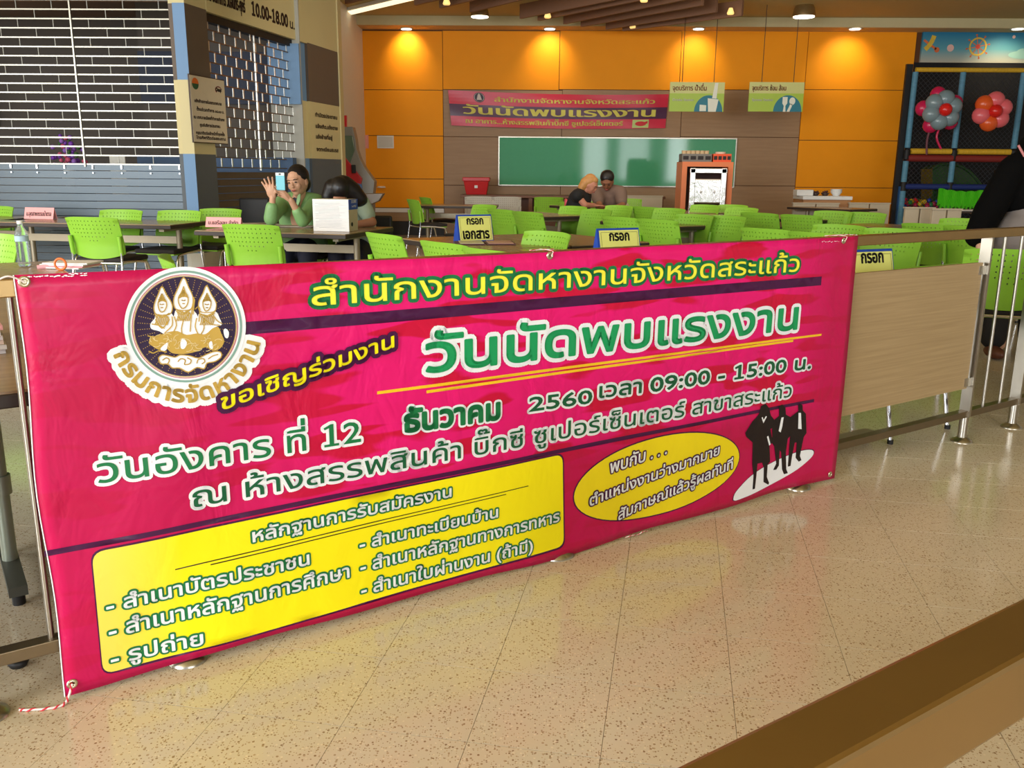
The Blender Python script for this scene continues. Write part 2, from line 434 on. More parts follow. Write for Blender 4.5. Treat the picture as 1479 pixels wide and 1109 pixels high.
MB().box2((-5.6, 12.7, 0), (-3.4, 12.9, 1.42)).build('display_counter', mat('blue counter', (64, 92, 128), .6), si)
MB().box2((-9.6, 14.3, 1.9), (-8.6, 14.55, 2.9)).build('poster_board', mat('food poster', (120, 78, 44), .5, noise_s=9, noise_a=.6), si)

# rolling shutters
def shutter(root, Fn, T0, T1, zs, ztop, zbot, linkpx, rowh, linkw=.008):
    """Fn(mb, t0,t1,z0,z1,th,out,mi) adds a box on the wall plane"""
    z = zbot
    k = 0
    while z < zs - .02:       # closed slats, each a bowed strip
        mb = MB(); Fn(mb, T0, T1, z + .004, z + .055, .012, .004); Fn(mb, T0, T1, z + .055, z + .082, .012, -.004)
        mb.build('shutter_slat', SHUT, root, fix=False); z += .086
    nrow = int((ztop - zs) / rowh)
    for r in range(nrow + 1):
        mb = MB(); zz = zs + .03 + r * rowh
        Fn(mb, T0, T1, zz - .007, zz + .007, .014, 0); mb.build('grille_bar', CHROME if T0 < -20 else SHUTB, root, fix=False)
    n = int((T1 - T0) / linkpx) + 1
    lm = MB(); Fn(lm, 0, linkw, 0, rowh - .014, .006, .003); l0 = None
    for r in range(nrow):
        for c in range(n + 1):
            t = T0 + (c + (.5 if r % 2 else 0)) * linkpx
            if t > T1 - .02: continue
            mb = None
            if l0 is None:
                l0 = lm.build('grille_link', LINKM if linkw > .01 else LINKD, root, fix=False)
                o = l0
            else: o = inst(l0, root)
            off = Fn(None, t, 0, 0, 0, 0, 0); o.location = (off.x, off.y, zs + .037 + r * rowh)
def F1(mb, t0, t1, z0, z1, th=.012, out=0., mi=0):
    if mb is None: return Vector((t0, 0, 0))
    return mb.box2((t0, YS + .1 - out - th / 2, z0), (t1, YS + .1 - out + th / 2, z1), mi)
SHUTB = mat('grille bar metal', (158, 154, 142), .3, .85)
LINKM = mat('grille link metal', (214, 214, 208), .28, .6); LINKD = mat('dim link metal', (116, 114, 106), .4, .7)  # dim copy: weaker light on the wide grille's links put into colour
sh = empty('rolling_shutter', (0, 0, 0), 0, 'wide grey rolling shutter with open grille above solid slats, facing the tables', 'shutter', kind=None)
zs1 = at_y(150, 241, YS).z
shutter(sh, F1, -7.2, sx0 - .005, zs1, 3.06, .02, .40, .098)
for x in (118,): F1(MB(), hx(x, YS) - .008, hx(x, YS) + .008, zs1, 3.06, .02, .012).build('guide_rod', SHUTB, sh, fix=False)
hk = MB(); hk.box2((-.008, YS + .075, zs1 - .022), (.008, YS + .085, zs1 + .018)); hk.box2((-.006, YS + .075, zs1 - .075), (.006, YS + .085, zs1 - .062))
h0 = hk.build('hook', CHROME, sh, fix=False)
for k, x in enumerate((10, 48, 88, 129, 171, 213, 255)):
    o = h0 if k == 0 else inst(h0, sh); o.location.x = hx(x, YS)
def F2(mb, t0, t1, z0, z1, th=.012, out=0., mi=0):
    if mb is None: v = D * t0; return Vector((v.x, v.y, 0))
    return aadd(mb, t0, t1, z0, z1, th, out - .08, mi)
SHUTB2 = mat('dark grille bar', (120, 104, 92), .35, .6)
s2 = empty('rolling_shutter', (0, 0, 0), 0, 'smaller angled rolling shutter with brick-pattern grille under the opening-hours lettering', 'shutter')
_a = SHUTB; SHUTB = SHUTB2; _s = SHUT; SHUT = mat('brown shutter slat', (104, 88, 78), .4, .4)
zs2 = at_y(313, 243, YS).z - .02
shutter(s2, F2, a1, a2, zs2, ztop2, .02, .25, .12, .026)
SHUTB = _a; SHUT = _s
aadd(MB(), a2 - .12, a2 - .105, zs2, ztop2, .02, -.06).build('guide_rod', mat('blue chain', (48, 70, 110), .4), s2)
aadd(MB(), (a1 + a2) / 2 - .005, (a1 + a2) / 2 + .005, zs2, ztop2, .02, -.06).build('guide_rod', LINKM, s2)
aadd(MB(), a1, a2, ztop2 - .09, ztop2, .1, -.05).build('shutter_box', BLACK, s2)
# small coloured items inside the shop: partition in blue and cream seen through the angled grille
# lettering on the header and the pillar
def af(t, z, lay=0): v = C0 + D * t + DN * (.006 + .001 * lay); return (v.x, v.y, z)
th0, th1 = ang(368, 10), ang(424, 30)
DKT = mat('dark brown print', (58, 34, 26), .6)
hd = [('เปิด-ปิดทำการ วันจันทร์-ศุกร์', (a1 - .0, ztop2 + .13), (ang(372) - a1 - .1, 0), (0, .11), .006, 1), ('10.00-18.00', (ang(376), ztop2 + .13), (ang(425) - ang(376), 0), (0, .125), .008, 1), ('น.', (ang(428), ztop2 + .13), (ang(434) - ang(428), 0), (0, .09), .004, 1)]
text_obj('lettering', hd, af, DKT, ws)
pl = [(s, (ang(458), z), (ang(x1) - ang(458), 0), (0, .042), .003, 1) for s, z, x1 in (('ทำบัตรประชาชน', 2.02, 489), ('แจ้งเกิด,แจ้งตาย', 1.86, 489), ('แจ้งย้ายที่อยู่', 1.71, 481), ('จดทะเบียนสมรส', 1.53, 489))]
text_obj('lettering', pl, af, DKT, ws)

# poster on the corner pillar
nb = empty('notice_board', (0, 0, 0), 0, 'cream notice board with small sun logo hung on the striped corner pillar', 'notice')
q = [at_y(272, 107, YS - .06), at_y(278, 205, YS - .06)]
t1 = ang(326, 150); pa = Vector((hx(275, YS - .06, 155), YS - .06, 0)); dirp = (Vector((C0.x, C0.y, 0)) + D * (t1 + .0) + DN * .03 - pa); Lp = .48; dirp = dirp.normalized()
nd = Vector((dirp.y, -dirp.x, 0)); zt_, zb_ = at_y(275, 107, YS).z, at_y(277, 206, YS).z
k_ = 0
rr_ = ray(325, 150); Lp = (pa.y * rr_.x - pa.x * rr_.y) / (dirp.x * rr_.y - dirp.y * rr_.x)
Rm = Matrix(((dirp.x, nd.x, 0), (dirp.y, nd.y, 0), (0, 0, 1)))
cc = pa + dirp * Lp / 2
MB().box((cc.x, cc.y, (zt_ + zb_) / 2), (Lp, .015, zt_ - zb_), Rm).build('board', mat('dark board edge', (70, 50, 34), .5), nb)
MB().box((cc.x + nd.x * .009, cc.y + nd.y * .009, (zt_ + zb_) / 2), (Lp - .02, .004, zt_ - zb_ - .02), Rm).build('sheet', mat('cream sheet', (222, 208, 182), .5), nb)
def nf(u, v, lay=0): w = pa + dirp * (u * Lp) + nd * (.012 + .001 * lay); return (w.x, w.y, zb_ + v * (zt_ - zb_))
text_obj('lettering', [(s, (u0, v), (u1 - u0, 0), (0, .034), .003, 1) for s, u0, u1, v in (('แจ้งย้ายภายในเขตเทศบาล', .10, .86, .60), ('ตั้งแต่เวลาทำการ ๐๘.๐๐ น.', .14, .92, .48), ('ณ เทศบาลเมืองที่ทำการอำเภอ', .05, .92, .36), ('ศูนย์บริการประชาชน', .2, .78, .25), ('กรุณาติดต่อเจ้าหน้าที่ทุกครั้ง', .08, .9, .13), ('โทรศัพท์ติดต่อสอบถาม', .08, .92, .06))], nf, DKT, nb)
def ell(cx_, cy_, a, b, n=28, t0=0, t1=2 * PI): return [(cx_ + a * math.cos(t0 + (t1 - t0) * k / n), cy_ + b * math.sin(t0 + (t1 - t0) * k / n)) for k in range(n + (t1 - t0 < 6.28))]
def print_obj(name, polys, f3, material, parent, lay=0):
    mb = MB(); polys_mesh(mb, polys, lambda a, b: f3(a, b, lay)); return mb.build(name, material, parent, fix=False)
print_obj('sun_logo', [ell(.15, .87, .09, .085, 20, 0, PI)], nf, mat('orange print', (226, 112, 40), .5), nb, 1)
print_obj('green_logo', [ell(.15, .87, .09, .085, 20, PI, 2 * PI)], nf, mat('green print', (36, 96, 62), .5), nb, 1)
print_obj('round_logo', stroke2(ell(.8, .83, .09, .05, 14, .3, PI + .8), .008), nf, mat('maroon print', (130, 50, 50), .5), nb, 1)
text_obj('lettering', [('Otop', (.72, .81), (.16, .0), (0, .04), .006, 1)], nf, DKT, nb)

# ---------------------------------------------------------------- ceiling furniture
for k, (x, pxl) in enumerate(((587, 'first from the shop'), (794, 'second from the shop'), (1009, 'middle one'), (1235, 'fourth from the shop'), (1470, 'last one'))):
    c = at_z(x, 41, ZT)
    t = empty('downlight', (c.x, c.y, ZT), 0, 'small round recessed downlight in the soffit above the back wall, %s' % pxl, 'light', 'recessed downlights over the orange wall')
    MB().lathe([(.12, -.004), (.13, -.012), (.10, -.012)], n=20).build('trim_ring', WHITE, t)
    MB().lathe([(.095, -.010), (.095, -.006)], n=20).build('lens', mat('lit lens', (255, 250, 235), .4, emit=5), t).location.z = -.01
    l = bpy.data.lights.new('downlight_beam', 'SPOT'); l.energy = 42; l.spot_size = math.radians(96); l.spot_blend = 1.0; l.shadow_soft_size = .05; l.color = (1, .80, .5)
    lo = bpy.data.objects.new('downlight_beam', l); COL.objects.link(lo); lo.parent = t; lo.location = (0, -.22, -.03)
    lo.rotation_euler = (Vector((0, .62, -.62))).to_track_quat('-Z', 'Y').to_euler()
# pendant dome lamps
def pendant(x, y, wpx, ztop, label):
    Y = sy - 1.2; c = at_y(x, y, Y); w = wpx / F * Y / 2
    t = empty('pendant_lamp', (c.x, c.y, c.z), 0, label, 'lamp', 'metal pendant lamps under the ceiling')
    MB().lathe([(w, 0), (w * 1.0, .03), (w * .9, w * .7), (w * .62, w * 1.25), (w * .3, w * 1.5), (w * .12, w * 1.55)], n=24).build('shade', mat('brushed bronze', (178, 158, 120), .25, .9), t)
    MB().lathe([(w * .92, -.012), (w * .92, -.002)], n=24).build('lit_disc', mat('lit lens', (255, 250, 235), .4, emit=5), t)
    MB().rod([(0, 0, w * 1.5), (0, 0, zc - c.z)], .02).build('stem', CHROME, t)
pendant(1161, 24, 30, 0, 'dome-shaped metal pendant lamp hanging clear of the brown ceiling slats')
pendant(693, 24, 25, 0, 'short metal pendant lamp among the ends of the brown ceiling slats')
# hanging brown slats
sl = empty('ceiling_slats', (0, 0, 0), 0, 'cluster of brown wooden slats hung in a fan under the ceiling', 'ceiling slats')
ends = [((500, 6), (640, -30)), ((600, 8), (760, -30)), ((636, 12), (800, -28)), ((680, 18), (860, -26)), ((752, 27), (930, -8)), ((778, 30), (960, -6)), ((815, 35), (1000, -2)), ((840, 39), (1015, 8)), ((876, 43), (1035, 18)), ((900, 45), (1072, 23))]
for i, (a, b) in enumerate(ends):
    zz = ZT - .12 + .012 * (9 - i); P0 = at_z(a[0], a[1], zz); P1 = at_z(b[0], b[1], zz); 
    if P0.y > sy - .15: P0 = at_y(a[0], a[1], sy - .3); zz = P0.z; P1 = at_z(b[0], b[1], zz)
    d = (P1 - P0); L = d.length; d.normalize(); nrm = Vector((-d.y, d.x, 0)); R_ = Matrix(((d.x, nrm.x, 0), (d.y, nrm.y, 0), (0, 0, 1)))
    cpt = (P0 + P1) / 2
    MB().box((cpt.x, cpt.y, zz + .12), (L, .05, .24), R_).build('slat', SLATM, sl)
    MB().rod([(P0.x + d.x * .3, P0.y + d.y * .3, zz + .22), (P0.x + d.x * .3, P0.y + d.y * .3, zc)], .006, 6).build('hanger', STEEL, sl)
for (x, y) in ((645, 7), (791, 26), (914, 41), (1055, 21), (930, 3)):
    c = at_z(x, y, ZT - .1)
    if c.y > sy - .1: c = at_y(x, y, sy - .35)
    MB().lathe([(.05, 0), (.06, .02), (.03, .1)], c=c, n=14).build('spot_lamp', mat('warm lit spot', (255, 214, 130), .4, emit=.9), sl)
# linear light strip near the shop pillar
A_ = at_z(494, 23, zc - .08); B_ = at_z(600, -2, zc - .08)
st = empty('light_strip', (0, 0, 0), 0, 'long thin white light strip on the ceiling beside the shop pillar', 'light')
d = (B_ - A_); L = d.length; d.normalize(); nrm = Vector((-d.y, d.x, 0)); R_ = Matrix(((d.x, nrm.x, 0), (d.y, nrm.y, 0), (0, 0, 1))); c = (A_ + B_) / 2
MB().box((c.x, c.y, zc - .03), (L, .3, .05), R_).build('housing', WHITE, st)
MB().box((c.x, c.y, zc - .062), (L - .04, .2, .012), R_).build('diffuser', mat('strip diffuser', (255, 240, 200), .4, emit=1.3), st)
# ================================================================ railing
RA = Vector((-0.8926, 2.0717, 0)); RANG = math.atan2(0.57694852, 0.81678051)
RU = Vector((0.81678051, 0.57694852, 0)); RN = Vector((RU.y, -RU.x, 0))   # RN points to the photographer
def onrail(x, y, off=0.):
    d = ray(x, y); k = (RA + RN * off) - EYE; t = (k.x * RN.x + k.y * RN.y) / (d.x * RN.x + d.y * RN.y); P = EYE + d * t
    return ((P - RA).dot(RU), P.z)
def make_rail(name, loc, s0, s1, label, bays, gaps, zt=1.017, hw=.024):
    r = empty(name, loc, RANG, label, 'railing')
    MB().box2((s0, -hw, zt - .04), (s1, hw, zt)).build('handrail', RAILM, r, bevel=.003)
    zb0 = .125
    MB().box2((s0, -.02, zb0), (s1, .02, zb0 + .032)).build('bottom_rail', mat('dull bronze steel', (120, 104, 80), .4, .8), r, bevel=.002)
    posts = sorted({a for b in bays + gaps for a in b})
    p0 = f0 = None
    for s in posts:
        if not (s0 < s < s1): continue
        if p0 is None:
            p0 = MB().box2((-.007, -.026, zb0), (.007, .026, zt - .038)).build('post', STEEL, r)
            f0 = MB().lathe([(.021, zb0), (.021, .02)], n=18).lathe([(.024, .024), (.034, .016), (.048, .008), (.05, 0)], n=22).build('foot', STEEL, r)
            p, f_ = p0, f0
        else: p, f_ = inst(p0, r), inst(f0, r)
        p.location = (s, 0, 0); f_.location = (s, 0, 0)
    b0 = None
    for a, b in gaps:
        for k in (1, 2):
            s = a + (b - a) * k / 3
            if b0 is None: b = b; o = b0 = MB().rod([(0, 0, zb0 + .03), (0, 0, zt - .038)], .0075, 10).build('baluster', STEEL, r)
            else: o = inst(b0, r)
            o.location = (s, 0, 0)
    w0 = None
    for a, b in bays:
        if b - a < 1.0: continue
        if b > s1 + .1: continue
        MB().box2((a + .03, -.009, .27), (b - .03, .009, .865)).build('panel', PANELW, r)
        for s in (a, b):
            for z in (.30, .83):
                sg = 1 if s == a else -1
                if w0 is None: o = w0 = MB().box2((-.028, -.014, -.02), (.028, .014, .02)).build('clamp', STEEL, r)
                else: o = inst(w0, r)
                o.location = (s + sg * .03, 0, z)
    return r
rail = make_rail('railing', RA, -1.68, 5.33, 'steel railing with oak panels and brown-tinted handrail carrying the pink banner', [(-1.66, -.46), (0, 1.2), (1.215, 2.43), (2.435, 3.64), (4.1, 5.3)], [(-.46, 0), (3.64, 4.1)])
near_rail = make_rail('railing', RA + RN * 2.0, -1.0, 4.0, 'bare brown-tinted steel handrail crossing the lower corner of the picture', [(.46, 1.7)], [(1.7, 2.16)], zt=1.015, hw=.0175)

# ================================================================ banner
BOFF = .034
ban = empty('vinyl_banner', RA, RANG, 'huge pink vinyl banner with Thai job-fair lettering tied to the railing', 'banner')
def bp(x, y): return onrail(x, y, BOFF)
def disp(s, z):
    e_ = min(1, max(0, (s + .3) / .3)) * 1.0
    a = .006 * math.sin(s * 2.1 + 1) * (1 - z * .8) + .004 * math.sin(s * 7 + z * 4) * (1.1 - z) + .0035 * math.sin(s * 13 - z * 9) * max(0, .35 - abs(s + .05)) * 3
    a += .004 * math.sin(s * 19 + z * 3) * max(0, .35 - z)
    return a
def bf(a, b, lay=0): return (a, -BOFF - disp(a, b) - .0007 * lay, b)
sL, sR = -.296, 2.625
# left edge waves a little between its tied corners
bm_ = MB(); NX, NZ = 96, 34
def edge_l(z): 
    return sL + .012 * math.sin(z * 9) * math.sin(PI * z) * .6
def ztop(s): return 1.017 + .010 * max(0, min(1, (.7 - s) / 1.0)) + .0008 * math.sin(s * 5)
def zbot(s): return .016 + .006 * math.sin(s * 3.3 + .6) + .004 * math.sin(s * 9)
vs = []
for j in range(NZ + 1):
    for i in range(NX + 1):
        u = i / NX; v = j / NZ; z0 = v
        a = edge_l(v) + (sR - edge_l(v)) * u; b = zbot(a) + (ztop(a) - zbot(a)) * v
        vs.append(bf(a, b, 0))
fs = [(j * (NX + 1) + i, j * (NX + 1) + i + 1, (j + 1) * (NX + 1) + i + 1, (j + 1) * (NX + 1) + i) for j in range(NZ) for i in range(NX)]
bm_.add(vs, fs, 0, True)
def fine_wrinkle(m, strength=.13):
    nt, N, L, b = nodes_of(m)
    tc = N.new('ShaderNodeTexCoord'); mp = N.new('ShaderNodeMapping'); mp.inputs['Scale'].default_value = (1.3, 1, .8); mp.inputs['Rotation'].default_value = (0, .5, 0)
    n = N.new('ShaderNodeTexNoise'); n.inputs['Scale'].default_value = 6; n.inputs['Detail'].default_value = 3; n.inputs['Distortion'].default_value = 1.2
    L.new(tc.outputs['Object'], mp.inputs[0]); L.new(mp.outputs[0], n.inputs['Vector'])
    bp_ = N.new('ShaderNodeBump'); bp_.inputs['Strength'].default_value = strength; bp_.inputs['Distance'].default_value = .02
    L.new(n.outputs['Fac'], bp_.inputs['Height']); L.new(bp_.outputs[0], b.inputs['Normal']); return m
def vinyl(name, c): return fine_wrinkle(mat(name, c, .38, spec=.35))
def pink_print():
    m = mat('pink vinyl print', (236, 22, 110), .36, spec=.35); nt, N, L, b = nodes_of(m)
    tc = N.new('ShaderNodeTexCoord'); sp = N.new('ShaderNodeSeparateXYZ'); L.new(tc.outputs['Object'], sp.inputs[0])
    mp = N.new('ShaderNodeMapping'); mp.inputs['Scale'].default_value = (1.5, .01, 9); mp.inputs['Rotation'].default_value = (0, .16, 0); L.new(tc.outputs['Object'], mp.inputs[0])
    n = N.new('ShaderNodeTexNoise'); n.inputs['Scale'].default_value = 1.9; n.inputs['Detail'].default_value = 1.5; n.inputs['Distortion'].default_value = .3; L.new(mp.outputs[0], n.inputs['Vector'])
    strokes = ramp(nt, n.outputs['Fac'], [(0, (228, 15, 106)), (.52, (232, 20, 116)), (.56, (206, 8, 60)), (1, (198, 6, 52))])
    # printed crimson border: left end and everything below the second stripe
    mr = N.new('ShaderNodeMapRange'); mr.inputs[1].default_value = .02; mr.inputs[2].default_value = .5; mr.inputs[3].default_value = 1; mr.inputs[4].default_value = 0; L.new(sp.outputs['X'], mr.inputs[0])
    m2 = N.new('ShaderNodeMapRange'); m2.inputs[1].default_value = .33; m2.inputs[2].default_value = .42; m2.inputs[3].default_value = 1; m2.inputs[4].default_value = 0; L.new(sp.outputs['Z'], m2.inputs[0])
    m3 = N.new('ShaderNodeMapRange'); m3.inputs[1].default_value = 2.2; m3.inputs[2].default_value = 2.5; m3.inputs[3].default_value = 0; m3.inputs[4].default_value = 1; L.new(sp.outputs['X'], m3.inputs[0])
    mx = N.new('ShaderNodeMath'); mx.operation = 'MAXIMUM'; L.new(mr.outputs[0], mx.inputs[0]); L.new(m2.outputs[0], mx.inputs[1])
    my = N.new('ShaderNodeMath'); my.operation = 'MAXIMUM'; L.new(mx.outputs[0], my.inputs[0]); L.new(m3.outputs[0], my.inputs[1])
    mz = N.new('ShaderNodeMath'); mz.operation = 'MULTIPLY'; mz.inputs[1].default_value = .85; L.new(my.outputs[0], mz.inputs[0])
    c = N.new('ShaderNodeMixRGB'); L.new(mz.outputs[0], c.inputs[0]); L.new(strokes, c.inputs[1]); c.inputs[2].default_value = lin((190, 8, 74)) + (1,)
    L.new(c.outputs[0], b.inputs['Base Color']); return fine_wrinkle(m, .32)
sheet = bm_.build('sheet', pink_print(), ban, fix=False)
so = sheet.modifiers.new('thick', 'SOLIDIFY'); so.thickness = .001; so.offset = -1
VG = vinyl('green print ink', (24, 122, 70)); VGB = vinyl('bright green ink', (26, 158, 94)); VW = vinyl('white ink', (244, 247, 252)); VY = vinyl('yellow ink', (255, 240, 20)); VYL = vinyl('letter yellow ink', (255, 248, 70))
VP = vinyl('purple ink', (70, 14, 66)); VGO = vinyl('gold ink', (196, 160, 70)); VBK = vinyl('black ink', (26, 16, 20)); VT = vinyl('teal ring ink', (130, 168, 156)); VRD = vinyl('red ring ink', (190, 30, 60)); VDG = vinyl('dark green ink', (20, 96, 60))
def flat(name, loops, lay, m, parent=None, grid=.045):
    """a printed area: loops in plane coordinates, with inner points so that it follows the cloth"""
    ex = []
    xs = [p[0] for l in loops for p in l]; ys = [p[1] for l in loops for p in l]
    a = min(xs) + grid / 2
    while a < max(xs):
        b = min(ys) + grid / 2
        while b < max(ys):
            if wind((a, b), loops): ex.append((a, b))
            b += grid
        a += grid
    V_, T_ = fill(loops, ex); mb = MB(); mb.add([bf(v[0], v[1], lay) for v in V_], [tuple(t) for t in T_], 0, True)
    return mb.build(name, m, parent or ban, fix=False)
def pxl(pts): return [bp(*p) for p in pts]
def band(name, pa, pb, w0, w1, lay, m, n=40):
    a, b = Vector(bp(*pa)), Vector(bp(*pb)); up = [a + (b - a) * k / n for k in range(n + 1)]
    lp = [(p.x, p.y + (w0 + (w1 - w0) * k / n) / 2) for k, p in enumerate(up)]; lp += [(p.x, p.y - (w0 + (w1 - w0) * k / n) / 2) for k, p in reversed(list(enumerate(up)))]
    return flat(name, [lp[::-1]], lay, m)
band('purple_stripe', (330, 476), (1186, 405.5), .032, .034, 1, VP)
band('purple_stripe', (64, 800), (1176, 578.5), .014, .013, 1, VP)
band('yellow_line', (544, 567), (1186, 483.3), .0085, .008, 1, vinyl('amber ink', (246, 200, 40)), 20)
band('yellow_line', (615, 565.5), (1146, 492.2), .0085, .008, 1, vinyl('amber ink', (246, 200, 40)), 20)
def line3(s, bl, br, top):
    O = Vector(bp(*bl)); E_ = Vector(bp(*br)); T_ = Vector(bp(*top)); U = E_ - O
    # height measured square to the baseline
    n = Vector((-U.y, U.x)).normalized(); h_ = (T_ - O).dot(n)
    return s, O, U, Vector((0, 1)) * h_ * 1.0
def lettering(s, bl, br, top, m_in, g_in, m_out, g_out, lay=3):
    s, O, U, V = line3(s, bl, br, top)
    mb = MB(); polys_mesh(mb, text2(s, O, U, V, g_out), lambda a, b: bf(a, b, lay)); mb.build('letter_outline', m_out, ban, fix=False)
    mb = MB(); polys_mesh(mb, text2(s, O, U, V, g_in), lambda a, b: bf(a, b, lay + 1.5)); mb.build('lettering', m_in, ban, fix=False)
lettering('สำนักงานจัดหางานจังหวัดสระแก้ว', (450, 441), (1153, 391.5), (450, 414), VYL, .0010, VG, .0115)
lettering('วันนัดพบแรงงาน', (615, 537), (1150, 474.5), (615, 496), VGB, .0042, VW, .0175)
lettering('วันอังคาร ที่ 12', (142, 697), (520, 637), (142, 669), VG, .0008, VW, .0095)
lettering('ธันวาคม', (584, 623), (720, 604), (584, 598.5), VG, .0045, VW, .011)
lettering('2560', (764, 594), (855, 582), (764, 578), VDG, .0015, VW, .009)
lettering('เวลา', (866, 574.5), (926, 567), (866, 558), VDG, .0015, VW, .010)
lettering('09:00 - 15:00 น.', (939, 566), (1170, 531.5), (939, 550), VDG, .002, VW, .010)
lettering('ณ ห้างสรรพสินค้า บิ๊กซี ซูเปอร์เซ็นเตอร์ สาขาสระแก้ว', (278, 731), (1143, 572.7), (278, 708), VDG, .0006, VW, .0095)
lettering('ขอเชิญร่วมงาน', (319, 591), (567, 500), (319, 573), vinyl('yellow ink', (255, 240, 20)), .0014, VP, .014, 7)
# yellow box
def rrect(c4, r, n=5):
    out = []
    for k in range(4):
        p = Vector(c4[k]); a = Vector(c4[k - 1]); b = Vector(c4[(k + 1) % 4])
        p0 = p + (a - p).normalized() * r; p1 = p + (b - p).normalized() * r
        for t in range(n + 1):
            t /= n; out.append(tuple(p0 * (1 - t) ** 2 + p * 2 * t * (1 - t) + p1 * t * t))
    return out
def subdiv(l, step=.06):
    out = []
    for k in range(len(l)):
        a, b = Vector(l[k]), Vector(l[(k + 1) % len(l)]); n = max(1, int((b - a).length / step))
        out += [tuple(a + (b - a) * t / n) for t in range(n)]
    return out
def ccw(l): return l if area2(l) > 0 else l[::-1]
box = ccw(subdiv(rrect([bp(132, 797), bp(813, 656), bp(814, 788), bp(149, 974)], .03)))
def yellow_box():
    m = vinyl('yellow box ink', (255, 238, 16)); nt, N, L, b = nodes_of(m)
    tc = N.new('ShaderNodeTexCoord'); sp = N.new('ShaderNodeSeparateXYZ'); L.new(tc.outputs['Object'], sp.inputs[0])
    mr = N.new('ShaderNodeMapRange'); mr.inputs[1].default_value = -.18; mr.inputs[2].default_value = .0; L.new(sp.outputs['X'], mr.inputs[0])
    L.new(ramp(nt, mr.outputs[0], [(0, (255, 226, 90)), (1, (255, 240, 16))]), b.inputs['Base Color']); return m
flat('box_outline', [ccw(subdiv([(p[0] * 1.0, p[1]) for p in rrect([bp(129.5, 794.5), bp(815, 653.5), bp(816, 790.5), bp(147.5, 977)], .032)]))], 1, VP)
flat('yellow_box', [box], 2, yellow_box())
for a, b in (((252, 821), (762, 701)), ((303, 814), (729.5, 713))): band('thin_line', a, b, .003, .0025, 3, VBK, 20)
for s, bl, br, top in (('หลักฐานการรับสมัครงาน', (364, 781), (650, 716), (364, 767)), ('- สำเนาบัตรประชาชน', (154, 883), (445, 813), (154, 867)),
    ('- สำเนาหลักฐานการศึกษา', (158, 920), (503, 832), (158, 903)), ('- รูปถ่าย', (161, 960), (292, 928), (161, 944)),
    ('- สำเนาทะเบียนบ้าน', (519, 793), (717, 745.5), (519, 780)), ('- สำเนาหลักฐานทางการทหาร', (520, 826), (807, 752), (520, 812)), ('- สำเนาใบผ่านงาน (ถ้ามี)', (521, 859), (767, 794), (521, 845))):
    lettering(s, bl, br, top, VW, .0012, VG, .0062, 4)
# yellow ellipse
el = [bp(829.7, 714), bp(1068, 656), bp(986, 624.5), bp(911.5, 754.5)]
ex0, ex1 = el[0][0], el[1][0]; ezc = (el[2][1] + el[3][1]) / 2; ea = (ex1 - ex0) / 2; eb = (el[2][1] - el[3][1]) / 2; exc = (ex0 + ex1) / 2
flat('ellipse_outline', [ell(exc, ezc, ea + .005, eb + .005, 60)], 1, VP)
flat('yellow_ellipse', [ell(exc, ezc, ea, eb, 60)], 2, vinyl('ellipse yellow ink', (246, 224, 26)))
for s, bl, br, top in (('พบกับ . . .', (882, 684), (963, 655), (882, 670)), ('ตำแหน่งงานว่างมากมาย', (852, 731), (1038, 656), (852, 719)), ('สัมภาษณ์แล้วรู้ผลทันที', (894, 752), (1057, 676), (894, 740))):
    lettering(s, bl, br, top, VW, .0012, VP, .0062, 4)
# silhouettes of three office workers
def z6(p): return bp(820 + p[0] * .2772, 520 + p[1] * .2772)
def sil(name, pts, lay, m): return flat(name, [ccw(subdiv([z6(p) for p in pts], .05))], lay, m, grid=.06)
sp_ = [(862, 720), (880, 680), (960, 600), (1080, 530), (1200, 480), (1260, 468), (1284, 478), (1270, 510), (1200, 570), (1100, 630), (980, 690), (900, 722), (870, 731)]
flat('spotlight_outline', [ccw([z6((1073 + (p[0] - 1073) * 1.02, 600 + (p[1] - 600) * 1.03)) for p in catmull(sp_, 4, True)])], 1, VP)
flat('white_spotlight', [ccw([z6(p) for p in catmull(sp_, 4, True)])], 2, VW)
sil('standing_woman', [(1010, 240), (1035, 228), (1052, 250), (1062, 290), (1078, 310), (1082, 350), (1060, 360), (1066, 400), (1082, 420), (1055, 445), (1058, 530), (1045, 545), (1040, 610), (1052, 640), (1048, 650), (1022, 636), (1024, 560), (1015, 535), (990, 540), (984, 600), (975, 670), (962, 674), (968, 600), (962, 540), (966, 430), (932, 400), (926, 380), (965, 320), (985, 300), (1000, 280)], 3, VBK)
sil('standing_man', [(1104, 240), (1122, 232), (1138, 250), (1140, 285), (1168, 300), (1172, 380), (1160, 400), (1150, 410), (1140, 480), (1142, 570), (1150, 590), (1130, 596), (1120, 570), (1116, 480), (1108, 470), (1104, 550), (1090, 572), (1074, 574), (1090, 540), (1080, 450), (1066, 430), (1070, 400), (1068, 330), (1082, 310), (1105, 292)], 3, VBK)
sil('standing_man', [(1202, 235), (1212, 226), (1225, 235), (1226, 262), (1242, 280), (1246, 380), (1232, 400), (1222, 450), (1212, 500), (1220, 522), (1206, 530), (1190, 510), (1196, 430), (1186, 430), (1172, 500), (1164, 552), (1150, 556), (1154, 500), (1162, 400), (1160, 300), (1192, 275), (1204, 265)], 3, VBK)
for pts in ([(1012, 300), (1022, 330), (1040, 295), (1035, 292), (1023, 312), (1018, 297)], [(1116, 300), (1128, 298), (1120, 350), (1112, 378), (1102, 370)], [(1040, 400), (1048, 395), (1060, 440), (1052, 446)], [(1204, 275), (1216, 275), (1220, 360), (1202, 358)]):
    sil('white_detail', pts, 4.2, VW)
